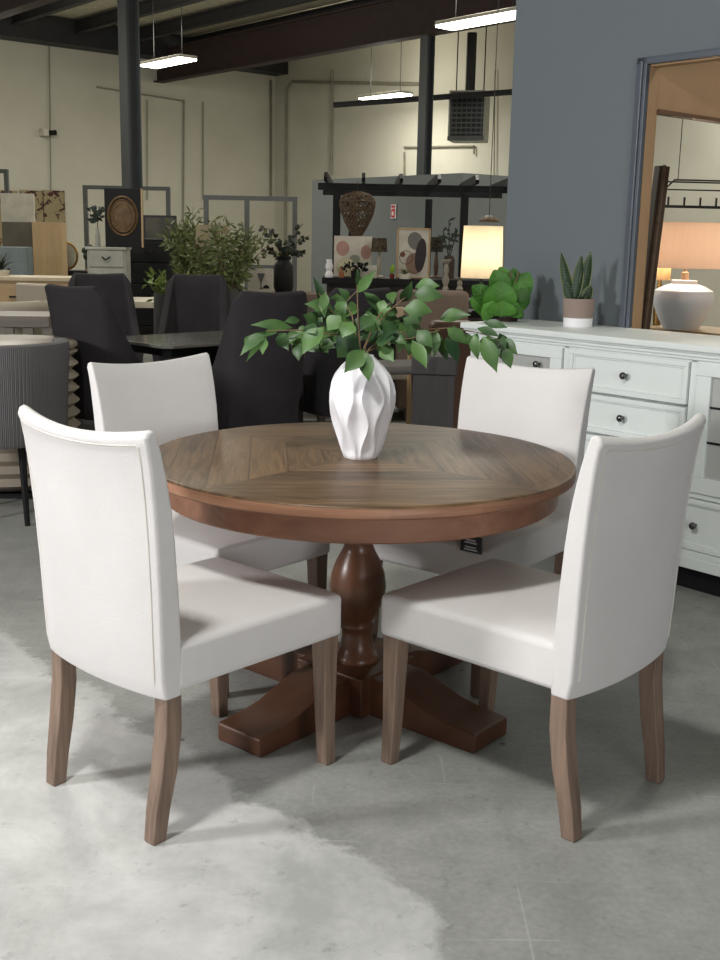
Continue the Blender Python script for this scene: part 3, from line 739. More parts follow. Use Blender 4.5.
for a in (45, 135, 225, 315): MB().tube([(.2*math.cos(math.radians(a)), .2*math.sin(math.radians(a)), 0), (.2*math.cos(math.radians(a)), .2*math.sin(math.radians(a)), .12)], .018, 8).obj('leg', DKLEG, r)
p = at(37, 320, 9.3); r = thing('panel_chair', 'cream panel-backed chair between oak sideboard and dark wing chair', 'chair', (p.x, 9.3, 0), -.5)
BX(-.21, .21, -.03, .03, .55, .97).obj('backrest', BE, r, bevel=.02); BX(-.22, .22, .03, .45, .42, .50).obj('seat', BE, r, bevel=.02)
for x in (-.2, .2): BX(x-.02, x+.02, -.03, .01, 0, .56).obj('leg', OAK, r); BX(x-.02, x+.02, .40, .44, 0, .42).obj('leg', OAK, r)
p = at(28, 300, 10.2); r = thing('oak_sideboard', 'light oak sideboard with a pale top behind the far left chairs', 'sideboard', (p.x, 10.2, 0), .12)
BX(-.60, .42, 0, .45, .12, .95).obj('body', OAKH, r, bevel=.004); BX(-.62, .44, -.02, .46, .95, .985).obj('top', mat('pale_top', (200, 184, 156), .5), r, bevel=.004)
for x in (-.58, -.24, .10): o = BX(x, x+.31, -.018, 0, .66, .92).obj('drawer', OAKH, r, bevel=.003); BX(x+.08, x+.22, -.032, -.018, .80, .815).obj('pull', BLACK, o)
for x in (-.55, .33): BX(x, x+.05, .02, .42, 0, .12).obj('foot', BLACK, r)
sx = at(0, 285, 10.35); r = thing('spiky_plant', 'spiky dark green plant on the light oak sideboard at the left edge', 'plant', (sx.x, 10.4, .985))
MB().lathe([(.001, 0), (.06, 0), (.08, .05), (.07, .05), (.001, .04)], 24).obj('pot', OFFW, r, smooth=True)
m = MB(); rn = random.Random(5)
for i in range(26):
    a = rn.uniform(0, 2*pi); L = rn.uniform(.12, .22); el = rn.uniform(.1, 1.2)
    m.leaf((0, 0, .05), (L*math.cos(a)*math.cos(el), L*math.sin(a)*math.cos(el), .05+L*math.sin(el)), .02, (0, 0, 1), .2, .1, (.5, 1, .9, .7, .4, 0))
m.obj('foliage', DKLEAF, r, smooth='all')

# ================================================================ cabinets against the far left
def cab(name, label, cat, x0, x1, yt, Y, depth, mt, yaw=.12, doors=0, z0=0, gap=True, drawers=0):
    p, q = at(x0, yt, Y), at(x1, yt, Y); W = (q-p).length; H = (p.z+q.z)/2-z0
    r = thing(name, label, cat, ((p.x+q.x)/2, Y, z0), yaw)
    BX(-W/2, W/2, 0, depth, 0 if z0 else .06, H).obj('body', mt, r, bevel=.004)
    if not z0: BX(-W/2+.03, W/2-.03, .03, depth-.03, 0, .06).obj('plinth', BLACK, r)
    for i in range(doors):
        a = -W/2+W*i/doors+.008; b = -W/2+W*(i+1)/doors-.008
        o = BX(a, b, -.018, 0, .08, H-.02).obj('door', mt, r, bevel=.003)
        BX(b-.05, b-.035, -.03, -.018, H*.55, H*.55+.12).obj('handle', BLACK, o)
    for i in range(drawers):
        h = (H-.10)/drawers; o = BX(-W/2+.02, W/2-.02, -.02, 0, .08+i*h, .08+(i+1)*h-.015).obj('drawer', mt, r, bevel=.004)
        m = MB(); zc = .08+(i+.55)*h
        m.tube([(-.04, -.02, zc), (-.035, -.045, zc-.005), (0, -.045, zc-.03), (.035, -.045, zc-.005), (.04, -.02, zc)], .008, 6); m.obj('pull', BLACK, o)
    return r, W, H
cab('blue_grey_cabinet', 'blue grey cabinet low at the far left edge before the olive cabinet', 'cabinet', -14, 25, 247, 14.2, .45, BLUEGREY, .1, 0, drawers=2)
oc, W1, H1 = cab('olive_cabinet', 'dull olive grey tall cabinet carrying a white canvas at the far left', 'cabinet', 2, 32, 222, 16.6, .45, OLIVE, .1, 1)
cab('oak_cabinet', 'tall light oak cabinet next to the olive grey cabinet', 'cabinet', 32, 60, 222, 16.2, .45, OAK, .08, 0)
p = at(15, 222, 16.6); r = tag(BX(-.24, .24, 0, .05, 0, .41).obj('blank_canvas', OFFW, bevel=.004), 'plain white blank canvas standing on the olive grey cabinet', 'canvas'); r.location = (p.x, 16.75, oc.location.z+H1); r.rotation_euler = (0, 0, .1)
# patterned canvases on the cream wall
t = NT('red_blossom_canvas'); v = t.coord((1, 1, 1)); n = t.noise(v, 3.2, 3, .5, 1.5)
t.link(t.mix(t.ramp(n, .52, .56), S(150, 136, 104), S(70, 28, 30)), t.b.inputs['Base Color']); t.b.inputs['Roughness'].default_value = .8; CANV = t.m
for (x0, x1, lab) in ((20, 42, 'dark red and tan patterned canvas, left of the pair on the cream wall'), (43, 64, 'dark red and tan patterned canvas, right of the pair on the cream wall'), (-4, 17, 'red and brown patterned canvas at the far left edge behind the white panel')):
    p, q = onwall(x0, 190, 'L', .05), onwall(x1, 190, 'L', .05); b = onwall(x0, 246, 'L', .05)
    W = (q-p).length; o = BX(-W/2, W/2, -.02, .02, 0, p.z-b.z).obj('wall_canvas', CANV); o.location = ((p.x+q.x)/2, (p.y+q.y)/2, b.z); o.rotation_euler = (0, 0, YB)
    tag(o, lab, 'canvas', 'patterned canvases')
def ring_mirror(x, y, Y, rx, label, zbase, dy=0):
    p = at(x, y, Y); k = Y/1107; r = thing('round_mirror', label, 'mirror', (p.x, Y, p.z), .1)
    m = MB(); pts = [(rx*k*math.cos(a), 0, rx*k*1.15*math.sin(a)) for a in [2*pi*i/40 for i in range(41)]]
    m.tube(pts, .018, 8); m.obj('rim', GOLD, r, smooth=True)
    mm = MB(); mm.loft([[(rx*k*.98*math.cos(a), yy, rx*k*1.13*math.sin(a)) for a in [2*pi*i/40 for i in range(40)]] for yy in (-.008, .008)]).obj('glass', mat('pale_mirror', (186, 184, 172), .25), r); return r
mr = ring_mirror(66, 257, 17.2, 11, 'round brass rimmed mirror leaning beside the oak cabinet', 0)
# bench that carries the mirror
p = at(68, 270, 17.2); zb = mr.location.z-11*17.2/1107*1.15-.018
r, _, _ = cab('low_black_bench', 'low black cabinet under the round brass mirror', 'cabinet', 58, 88, 271, 17.0, .5, BLACK, .1)
bz = r.location.z+max(v.co.z for v in [c for c in r.children if c.name.startswith('body')][0].data.vertices)
mr.location.z = bz+11*17.2/1107*1.15+.022
p = at(82, 262, 17.1); r = thing('gold_figure', 'small dark and gold ornament between the mirror and the pale dresser', 'ornament', (p.x+.10, 17.2, bz+.002))
m = MB(); 
for (x, z, rr) in ((-.03, .22, .08), (.05, .28, .075), (0, .34, .06), (.08, .2, .06), (-.08, .3, .05)): m.lathe([(.001, -rr), (rr*.7, -rr*.7), (rr, 0), (rr*.7, rr*.7), (.001, rr)], 12, (x, 0, z))
m.obj('cluster', DKLEAF, r, smooth=True); MB().lathe([(.001, 0), (.08, 0), (.03, .06), (.06, .2), (.001, .2)], 20).obj('base', GOLD, r, smooth=True)
# pale dresser, black chest, framed relief, vase
dr, WD, HD = cab('pale_dresser', 'pale grey narrow dresser with dark pulls under the framed round relief', 'dresser', 87, 125, 247, 12.2, .42, LGREY, .08, 0, drawers=6)
BX(-WD/2-.015, WD/2+.015, -.03, .43, HD-.03, HD).obj('top', LGREY, dr, bevel=.005)
cab('black_chest', 'tall black chest of drawers right of the pale grey dresser', 'chest', 126, 174, 239, 13.3, .48, BLACK, .06, 0, drawers=5)
p = at(123, 246, 12.2); r = thing('framed_relief', 'black framed panel with a round bronze relief standing on the pale dresser', 'art', (p.x-.01, 12.28, dr.location.z+HD), .05)
BX(-.195, .195, 0, .035, 0, .62).obj('panel', BLACK, r, bevel=.004)
BX(.195, .212, 0, .04, 0, .62).obj('side_edge', OAK, r)
BRZ = mat('bronze', (112, 88, 58), .5, .4, .15, 20)
m = MB()
for rr, th in ((.155, .014), (.13, .01), (.10, .008)): m.tube([(rr*math.cos(a), -.004, .33+rr*1.3*math.sin(a)) for a in [2*pi*i/48 for i in range(49)]], th, 8)
m.obj('relief_rings', BRZ, r, smooth=True)
MB().loft([[(.125*math.cos(a)*s, yy, .33+.16*math.sin(a)*s) for a in [2*pi*i/40 for i in range(40)]] for yy, s in ((.0, 1), (-.006, 1), (-.012, .5))]).obj('disc', BRZ, r, smooth=True)
p = at(98, 246, 12.3); r = thing('bud_vase', 'slim glass vase with dark leaves on the pale dresser', 'vase', (p.x-.025, 12.4, dr.location.z+HD))
MB().lathe([(.001, 0), (.03, 0), (.032, .1), (.018, .16), (.02, .2), (.001, .19)], 20).obj('vessel', LGREY, r, smooth=True)
m = MB(); rn = random.Random(2)
for i in range(46):
    b = Vector((rn.uniform(-.06, .06), rn.uniform(-.05, .05), rn.uniform(.26, .40))); m.leaf(b, b+Vector((rn.uniform(-.08, .08), rn.uniform(-.05, .05), rn.uniform(-.02, .07))), .03, (0, -1, .3))
fo = m.obj('leaves', DKLEAF, r, smooth='all'); MB().tube([(0, 0, .15), (.01, 0, .35)], .005, 6).obj('stem', STEM, fo)
# grey metal display frames
def rack(x0, x1, yt, Y, label, mids=(), yaw=.0, zbot=0):
    p, q = at(x0, yt, Y), at(x1, yt, Y); W = q.x-p.x; H = (p.z+q.z)/2
    r = thing('display_frame', label, 'frame', ((p.x+q.x)/2, Y, 0), yaw, 'grey metal display frames'); g = .032
    for i, x in enumerate([-W/2]+[-W/2+W*m for m in mids]+[W/2]): BX(x-g, x+g, -g, g, 0, H).obj('post', STEEL, r)
    BX(-W/2, W/2, -g*.9, g*.9, H-.06, H).obj('top_rail', STEEL, r); BX(-W/2, W/2, -g*.9, g*.9, .95, 1.0).obj('shelf_rail', STEEL, r)
    for x in (-W/2, W/2): BX(x-g, x+g, -.3, .3, 0, .03).obj('foot', STEEL, r)
rack(85, 168, 186, 17.8, 'grey metal display frame straddling the left steel column')
rack(206, 295, 196, 15.5, 'grey metal display frame with a middle post, above the bushy plants', (.46,))
rack(-22, 6, 169, 17.9, 'grey metal display frame cut off at the far left edge')
p, q = at(143, 215, 14.6), at(176, 215, 14.6)
r = thing('dark_mirror', 'dark glass panel with a dim reflection, standing behind the black chest', 'mirror', ((p.x+q.x)/2, 14.6, 0)); W = q.x-p.x
BX(-W/2, W/2, 0, .05, .0, p.z).obj('frame', DARKSTEEL, r); BX(-W/2+.03, W/2-.03, -.006, 0, .6, p.z-.03).obj('glass', mat('smoky_glass', (86, 82, 70), .55, 0, .2, 5), r)
# console with plants, lamp, print
p, q = at(180, 293, 9.3), at(326, 293, 9.3); W = q.x-p.x; zt = .925
cs = thing('long_console', 'long taupe brown console behind the dark wing chairs', 'console', ((p.x+q.x)/2, 9.3, 0), .02)
BX(-W/2, W/2, 0, .5, zt-.08, zt).obj('top', BROWN, cs, bevel=.005); BX(-W/2+.04, W/2-.04, .04, .46, .10, zt-.08).obj('body', mat('taupe_body', (120, 108, 96), .6), cs)
for x in (-W/2+.05, W/2-.12): BX(x, x+.07, .05, .45, 0, .10).obj('foot', BLACK, cs)
def bush(name, label, loc, potr, poth, H, R, nl, lm, seed, pm, leaf=.07, lw=.02, nst=9, ysq=.6, low=.25):
    r = thing(name, label, 'plant', loc); rn = random.Random(seed)
    MB().lathe([(.001, 0), (potr*.75, 0), (potr, poth*.5), (potr*.92, poth), (potr*.8, poth), (.001, poth*.9)], 28).obj('pot', pm, r, smooth=True)
    ms, ml = MB(), MB()
    for i in range(nst):
        a = rn.uniform(0, 2*pi); rr = R*math.sqrt(rn.uniform(.05, 1)); top = Vector((rr*math.cos(a), rr*ysq*math.sin(a), poth+H*rn.uniform(.55, 1)*(1-.35*(rr/R)**2)))
        b = Vector((potr*.3*math.cos(a), potr*.3*math.sin(a), poth*.88)); mid = (b+top)/2+Vector((-.25*rr*math.cos(a), 0, .08*H))
        path = [b*(1-t)**2+mid*2*t*(1-t)+top*t*t for t in [k/8 for k in range(9)]]
        ms.tube(path, [.006*(1-.7*k/8) for k in range(9)], 5)
        for k in range(nl):
            t = rn.uniform(low, 1); j = min(int(t*8), 7); c = path[j].lerp(path[j+1], t*8-j)
            dv = Vector((rn.gauss(0, 1), rn.gauss(0, .7), rn.gauss(.25, .7))).normalized(); c = c+dv*rn.uniform(0, leaf*.9)
            ml.leaf(c, c+dv*leaf*rn.uniform(.6, 1.2), lw*rn.uniform(.8, 1.2), (rn.uniform(-1, 1), -1, rn.uniform(-.5, 1)), .2, .06, (0, .8, 1, .6, 0))
    ms.obj('stem', STEM, r, smooth=True); ml.obj('foliage', lm, r, smooth='all'); return r
GPOT = mat('grey_planter', (88, 88, 88), .8)
p = at(226, 330, 8.7); bush('bamboo_plant', 'bushy olive green plant in a grey planter right of the black chest', (p.x, 8.85, 0), .12, .98, .62, .36, 44, BUSH, 4, GPOT, .075, .018, 24, .5)
p = at(186, 290, 9.5); bush('olive_bush', 'tall fine-leaved olive green plant left of the drum lamp shade', (p.x, 9.70, zt), .10, .10, .62, .27, 44, BUSH, 9, GPOT, .075, .018, 26, .5, .1)
p = at(169, 290, 8.9); bush('fern_plant', 'low bright green plant just above the dark chair backs', (p.x, 8.9, 0), .13, .93, .16, .25, 24, BUSHB, 12, GPOT, .07, .02, 12, .6, .1)
p = at(283, 292, 9.45); r = thing('black_vase', 'tall black vase with dark eucalyptus stems behind the dark chairs', 'vase', (p.x, 9.5, zt))
MB().lathe([(.001, 0), (.07, 0), (.085, .05), (.085, .22), (.05, .27), (.055, .30), (.04, .30), (.001, .25)], 28).obj('vessel', BLACK, r, smooth=True)
ms, ml = MB(), MB(); rn = random.Random(8)
for (x, y) in ((259, 226), (268, 228), (276, 240), (290, 238), (303, 224), (309, 236), (306, 254), (262, 250), (296, 246)):
    b = Vector((0, 0, .25)); tp = at(x, y, 9.45+rn.uniform(-.1, .1))-Vector(r.location); md = (b+tp)/2+Vector((-.15*tp.x, 0, .06)); path = [b*(1-t)**2+md*2*t*(1-t)+tp*t*t for t in [k/8 for k in range(9)]]
    ms.tube(path, .004, 5)
    for k in range(16):
        c = path[k//2]; dv = Vector((rn.gauss(0, 1), rn.gauss(0, .5), rn.gauss(.2, .8))).normalized(); ml.leaf(c, c+dv*.045, .032, (0, -1, .3), .2, .05, (0, .9, 1, .6, 0))
ms.obj('stem', STEM, r); ml.obj('foliage', DKLEAF, r, smooth='all')
def lamp(name, label, x, yt, yb, ybase, Y, rpx, shade_m, base_m, zbase, taper=.95, lit=0, dy=0.0, prof=None, yo=0):
    p, q = at(x, yt, Y), at(x, yb, Y); R = rpx*Y/1107; r = thing(name, label, 'lamp', (p.x, Y, zbase)); zt_, zb_ = p.z-zbase, q.z-zbase
    MB().loft([[(rr*math.cos(a), rr*math.sin(a), z) for a in [2*pi*k/40 for k in range(40)]] for rr, z in ((R, zb_), (R*taper, zt_), (R*taper-.006, zt_), (R-.006, zb_), (R, zb_))], caps=False).obj('lamp_shade', shade_m, r, smooth=True)
    pr = prof or [(.001, 0), (.07, 0), (.07, .015), (.02, .03), (.03, zb_*.45), (.018, zb_*.8), (.01, zb_+.02), (.008, zt_-.04), (.001, zt_-.04)]
    MB().lathe(pr, 28).obj('base', base_m, r, smooth=True)
    ms = MB()
    for k in range(3): a = 2*pi*k/3; ms.tube([(0, 0, zt_-.045), (R*taper*.98*math.cos(a), R*taper*.98*math.sin(a), zt_-.02)], .003, 5)
    ms.obj('harp', BLKM, r)
    if lit:
        l = bpy.data.lights.new('bulb', 'POINT'); l.energy = lit; l.color = (1, .9, .76); l.shadow_soft_size = .04
        o = bpy.data.objects.new('bulb', l); COL.objects.link(o); o.location = (p.x, Y, zbase+(zb_+zt_)/2)
    return r
def shade(name, c, tr=.5):
    t = NT(name); tl = t.new('ShaderNodeBsdfTranslucent'); df = t.new('ShaderNodeBsdfDiffuse'); mx = t.new('ShaderNodeMixShader')
    v = t.coord((1, 1, 1)); n = t.noise(t.coord((40, 40, .5)), 3, 2); cc = t.mix(n, tuple(x*.9 for x in S(*c)[:3])+(1,), S(*c))
    t.link(cc, tl.inputs[0]); t.link(cc, df.inputs[0]); mx.inputs[0].default_value = tr
    t.link(df.outputs[0], mx.inputs[1]); t.link(tl.outputs[0], mx.inputs[2]); t.link(mx.outputs[0], t.n['Material Output'].inputs[0]); return t.m
lamp('table_lamp', 'lamp with a wide beige drum shade among the bushy green plants', 212, 225, 247, 293, 9.46, 16, shade('beige_shade', (190, 178, 150)), BLACK, zt, .97, 0)
p = at(260, 293, 9.4); r = thing('goblet_print', 'small white print of a goblet leaning beside the black vase', 'print', (p.x, 9.42, zt), .05)
BX(-.105, .10, 0, .02, 0, .20).obj('board', OFFW, r)
m = MB(); m.prism([(-.012, .03), (.03, .03), (.012, .045), (.011, .08), (.04, .16), (-.025, .16), (.003, .08), (.003, .045)], 'y', -.003, 0); m.obj('printed_goblet', STEEL, r)
m = MB(); m.prism([(.05+.028*math.cos(a), .035+.03*math.sin(a)) for a in [pi*k/12 for k in range(13)]], 'y', -.003, 0); m.obj('printed_bowl', BLACK, r)
# pale tables between the dark chairs
p = at(150, 302, 10.8); r = thing('pale_table', 'pale wooden dining table glimpsed between two dark chairs', 'table', (p.x, 10.6, 0), .1)
BX(-.5, .55, 0, .8, .70, .76).obj('tabletop', mat('pale_wood', (196, 186, 166), .5), r, bevel=.005)
for x in (-.45, .45):
    for y in (.08, .72): BX(x-.03, x+.03, y-.03, y+.03, 0, .70).obj('leg', OAK, r)

# ================================================================ pergola display in the middle
Yp = 13.5
def post_xy(x, Y): p = at(x, 230, Y); return p
pg = thing('pergola', 'black pergola display stand with angled slats in front of the grey partition', 'pergola', (at(400, 230, Yp).x, Yp, 0))
ox = pg.location.x; ztop = at(400, 194, Yp).z
for x, Y in ((336.5, Yp), (463.5, Yp), (428, Yp+1.6), (352, Yp+1.6)):
    p = at(x, 230, Y); BX(-.045, .045, -.045, .045, 0, ztop).obj('post', BLACK, pg).location = (p.x-ox, Y-Yp, 0)
xa, xb = at(318, 190, Yp).x-ox, at(510, 190, Yp).x-ox
for y in (0, 1.6): BX(xa, xb+.1, y-.03, y+.03, ztop+.03, ztop+.11).obj('beam', BLACK, pg)
for i in range(6):
    x = xa+.1+(xb-xa)*i/5.2; m = MB(); m.prism([(-.35, ztop+.12), (1.95, ztop+.12), (2.0, ztop+.17), (1.95, ztop+.22), (-.25, ztop+.22), (-.38, ztop+.16)], 'x', x-.02, x+.02); m.obj('slat', BLACK, pg)
p, q = at(322, 279, 12.6), at(512, 279, 12.6); zc = at(400, 279, 12.6).z
kc = thing('black_console', 'long black console table under the pergola carrying lamps and art', 'console', ((p.x+q.x)/2, 12.6, 0)); W = q.x-p.x
BX(-W/2, W/2, 0, .8, zc-.07, zc).obj('top', BLACK, kc); BX(-W/2+.05, W/2-.05, .1, .75, .35, zc-.07).obj('body', mat('dark_brown_body', (52, 44, 40), .6), kc)
for x in (-W/2+.03, 0, W/2-.09): BX(x, x+.06, .03, .76, 0, .36).obj('leg', BLACK, kc)
# heart lantern
p = at(358, 192, 13.2); q = at(356, 241, 13.2); hz = p.z-q.z
hl = thing('rattan_lantern', 'brown woven heart-shaped rattan lantern hanging from the pergola', 'lantern', (q.x+.01, Yp-.30, q.z))
m = MB(); prof = [(.01, 0), (.085, .12), (.145, .24), (.185, .35), (.205, .44), (.205, .50), (.18, .56), (.12, .60), (.05, .615)]
k = hz/.615; rn = random.Random(6)
def rp(z):
    for (r0, z0), (r1, z1) in zip(prof, prof[1:]):
        if z0 <= z <= z1: return r0+(r1-r0)*(z-z0)/(z1-z0)
    return .03
for s in (-1, 1):
    for i in range(30):
        a0 = 2*pi*i/30; m.tube([(rp(z)*math.cos(a0+s*z*4+.15*math.sin(z*20+i)), rp(z)*math.sin(a0+s*z*4+.15*math.sin(z*20+i))*.8, z*k) for z in [.615*j/16 for j in range(17)]], .007, 5)
for z in (.1, .25, .4, .5, .58): m.tube([(rp(z)*math.cos(a), rp(z)*math.sin(a)*.8, z*k) for a in [2*pi*j/24 for j in range(25)]], .008, 5)
m.obj('woven_body', mat('rattan', (98, 78, 58), .8, 0, .1, 20), hl, smooth=True)
MB().tube([(0, 0, .6*k), (0, 0, ztop+.12-q.z)], .004, 5).obj('cord', BLKM, hl)
# framed abstract
p = at(412, 276, 13.1); r = thing('abstract_print', 'framed abstract print of grey, black and brown blobs standing on the black console', 'art', (p.x, 12.95, zc), -.08)
q = at(412, 229, 13.0); H = q.z-zc; W = .36; LW = mat('print_paper', (214, 206, 192), .7)
BX(-W/2, W/2, 0, .03, 0, H).obj('print', LW, r)
m = MB(); m.box(-W/2-.012, -W/2+.008, -.012, .035, 0, H+.012); m.box(W/2-.008, W/2+.012, -.012, .035, 0, H+.012); m.box(-W/2-.012, W/2+.012, -.012, .035, H-.008, H+.012); m.box(-W/2-.012, W/2+.012, -.012, .035, 0, .012); m.obj('frame', OAK, r)
def blob(cx, cz, a, b, mt, nm, rot=0, y=-.003):
    pts = [(cx+a*math.cos(t)*math.cos(rot)-b*math.sin(t)*math.sin(rot), cz+a*math.cos(t)*math.sin(rot)+b*math.sin(t)*math.cos(rot)) for t in [2*pi*k/32 for k in range(32)]]
    MB().prism(pts, 'y', y, 0).obj(nm, mt, r)
blob(.02, H*.76, .085, .10, mat('print_grey', (120, 116, 112), .7), 'grey_shape', .3); blob(.02, H*.30, .105, .12, mat('print_brown', (150, 120, 104), .7), 'brown_shape', 0, -.004)
blob(.085, H*.47, .062, .19, mat('print_black', (52, 46, 48), .7), 'black_shape', -.1, -.005); blob(-.12, H*.48, .03, .03, mat('print_rust', (120, 76, 56), .7), 'rust_shape')
m = MB(); m.tube([(-.08+.075*math.cos(a), -.004, H*.42+.075*math.sin(a)) for a in [2*pi*k/28 for k in range(29)]], .003, 5); m.obj('line_drawing', BLACK, r)
p = at(353, 262, 13.2); r = thing('pink_print', 'unframed white print with pinkish round shapes behind the heart lantern', 'art', (p.x, 13.05, zc), .03)
BX(-.22, .22, 0, .02, 0, .46).obj('print', LW, r); PK = mat('print_pink', (184, 142, 130), .7)
blob(-.12, .32, .075, .085, PK, 'round_shape'); blob(.15, .28, .06, .08, PK, 'round_shape'); blob(.02, .2, .06, .05, mat('print_sage', (142, 146, 130), .7), 'sage_shape')
lamp('brown_shade_lamp', 'small lamp with a brown patterned shade on a pale stem, left of the abstract print', 379.5, 238, 252, 276, 12.9, 8, mat('brown_shade', (92, 78, 56), .8, 0, .3, 30), mat('pale_stem', (170, 164, 146), .4), zc, .9)
lamp('mottled_lamp', 'small lamp with a mottled dark shade right of the abstract print', 437, 237, 252, 276, 13.2, 6.5, mat('mottled_shade', (84, 80, 62), .8, 0, .4, 40), BROWN, zc, .92)
p = at(346, 262, 12.8); r = thing('cream_fan', 'cream pleated paper fan wheel on the black console', 'ornament', (p.x, 12.8, zc)); m = MB()
n = 24; m.loft([[((.105 if k % 2 else .10)*math.cos(2*pi*k/48), (-.012 if k % 2 else 0)+yy, .115+(.105 if k % 2 else .10)*math.sin(2*pi*k/48)) for k in range(48)] for yy in (0, .012)]); m.obj('pleats', mat('cream_paper', (214, 206, 170), .8), r); BX(-.05, .05, -.02, .03, 0, .012).obj('base', BLACK, r)
p = at(353, 270, 12.75); r = thing('dark_flowers', 'black flowers in a small pot on the black console', 'plant', (p.x+.03, 12.68, zc)); rn = random.Random(1); m = MB()
for i in range(40): b = Vector((rn.uniform(-.12, .12), rn.uniform(-.03, .03), rn.uniform(.06, .16))); m.leaf(b, b+Vector((rn.uniform(-.05, .05), -.02, rn.uniform(-.02, .05))), .04, (0, -1, .2))
m.obj('blooms', BLACK, r); MB().lathe([(.001, 0), (.05, 0), (.055, .08), (.001, .08)], 20).obj('pot', BLACK, r, smooth=True)
p = at(367, 270, 12.75); o = BX(-.09, .09, 0, .03, 0, .14).obj('white_block', OFFW, bevel=.003); o.location = (p.x+.02, 12.72, zc); tag(o, 'white block leaning beside the black flowers on the console', 'sign')
p = at(392, 272, 12.7); r = thing('lime_plant', 'tiny lime green plant in a red pot left of the abstract print', 'plant', (p.x, 12.7, zc)); MB().lathe([(.001, 0), (.025, 0), (.03, .05), (.001, .05)], 16).obj('pot', mat('red_pot', (128, 44, 40), .6), r, smooth=True)
m = MB(); rn = random.Random(4)
for i in range(14): m.leaf((0, 0, .05), (rn.uniform(-.03, .03), rn.uniform(-.02, .02), rn.uniform(.10, .17)), .03, (0, -1, .2))
m.obj('foliage', mat('lime_leaf', (150, 190, 50), .5), r, smooth='all')
p = at(328, 280, 11.9); r = thing('white_figurine', 'white sculpted figurine vase at the left end of the console', 'ornament', (at(329, 280, 12.66).x, 12.68, zc)); MB().lathe([(.001, 0), (.045, 0), (.05, .03), (.03, .07), (.045, .12), (.03, .17), (.035, .20), (.02, .2), (.001, .18)], 20).obj('body', WHITEC, r, smooth=True)
p = at(345, 280, 12.65); r = thing('amber_bottle', 'small amber bottle at the front of the black console', 'bottle', (p.x-.04, 12.645, zc)); MB().lathe([(.001, 0), (.03, 0), (.03, .05), (.012, .08), (.012, .11), (.001, .11)], 16).obj('vessel', mat('amber', (150, 90, 50), .3), r, smooth=True); MB().lathe([(.001, .11), (.014, .11), (.014, .125), (.001, .125)], 12).obj('stopper', BLACK, r)
p = at(405, 280, 12.62); r = thing('potted_grass', 'low dark green plant in a white pot below the abstract print', 'plant', (p.x, 12.66, zc)); MB().lathe([(.001, 0), (.06, 0), (.07, .05), (.001, .05)], 16).obj('pot', OFFW, r, smooth=True); m = MB(); rn = random.Random(14)
for i in range(30): a = rn.uniform(0, 6.3); m.leaf((0, 0, .045), (.1*math.cos(a), .04*math.sin(a), rn.uniform(.06, .13)), .018, (0, 0, 1))
m.obj('foliage', BUSH, r, smooth='all')
p = at(447, 262, 13.0); r = thing('olive_branch', 'thin branch with dark leaves in a brown vase right of the abstract print', 'plant', (at(449, 262, 13.0).x, 13.0, zc)); MB().lathe([(.001, 0), (.06, 0), (.07, .20), (.05, .26), (.001, .24)], 20).obj('vessel', mat('brown_vase', (72, 56, 48), .7), r, smooth=True)
ms, ml = MB(), MB(); rn = random.Random(21)
for (x, y) in ((443, 231), (449, 220), (457, 232)):
    tp = at(x, y, 13.0)-Vector(r.location); ms.tube([(0, 0, .2), (tp.x*.3, 0, tp.z*.6), tp], .006, 5)
    for k in range(10): c = Vector((tp.x*.3, 0, tp.z*.6)).lerp(tp, rn.random()); ml.leaf(c, c+Vector((rn.uniform(-.1, .1), 0, rn.uniform(-.04, .06))), .03, (0, -1, .2))
ms.obj('stem', BLACK, r); ml.obj('foliage', DKLEAF, r, smooth='all')
# red sign on the partition
sgp = at(395, 205, 1)-CAM; tt = (Vector((pc.x, pc.y, 0))-CAM).dot(nn)/sgp.dot(nn); sg = CAM+sgp*tt
ang = math.atan2(d.y, d.x)
dd = (pe-pc); ang = math.atan2(dd.y, dd.x); tt = (pc-CAM).dot(nn)/ray(394.5, 211.5).dot(nn); sg = CAM+ray(394.5, 211.5)*tt-nn*.02*(1 if nn.y > 0 else -1)
r = thing('red_sign', 'small red extinguisher sign with a white border on the grey partition', 'sign', sg, ang); k = tt/1107
BX(-3.6*k, 3.6*k, -.008, .008, -6.8*k, 6.8*k).obj('border', WHT, r)
RED = mat('sign_red', (186, 34, 40), .5)
BX(-2.7*k, 2.7*k, -.012, -.008, -6*k, 2.6*k).obj('red_panel', RED, r); BX(-2.7*k, 2.7*k, -.012, -.008, 3.6*k, 5.9*k).obj('red_strip', RED, r)
m = MB(); m.prism([(-.9*k, -4*k), (.9*k, -4*k), (.9*k, -1*k), (.3*k, 0), (.3*k, .8*k), (-.3*k, .8*k), (-.3*k, 0), (-.9*k, -1*k)], 'y', -.016, -.012); m.obj('symbol', WHT, r)
# big lit drum lamp
zl = .80
p = at(470, 300, 9.4); r = thing('lamp_stand', 'dark side table below the big lit drum shade', 'table', (at(483, 300, 9.4).x, 9.55, 0)); BX(-.30, .35, -.17, .3, zl-.05, zl).obj('tabletop', BLACK, r, bevel=.004)
for x in (-.26, .31):
    for y in (-.13, .25): BX(x-.02, x+.02, y-.02, y+.02, 0, zl-.05).obj('leg', BLACK, r)
lamp('drum_lamp', 'big glowing cream drum lamp shade left of the slate wall edge', 483.5, 226, 278, 300, 9.4, 20.5, shade('cream_shade', (252, 244, 226), .5), BLACK, zl, .93, 6)
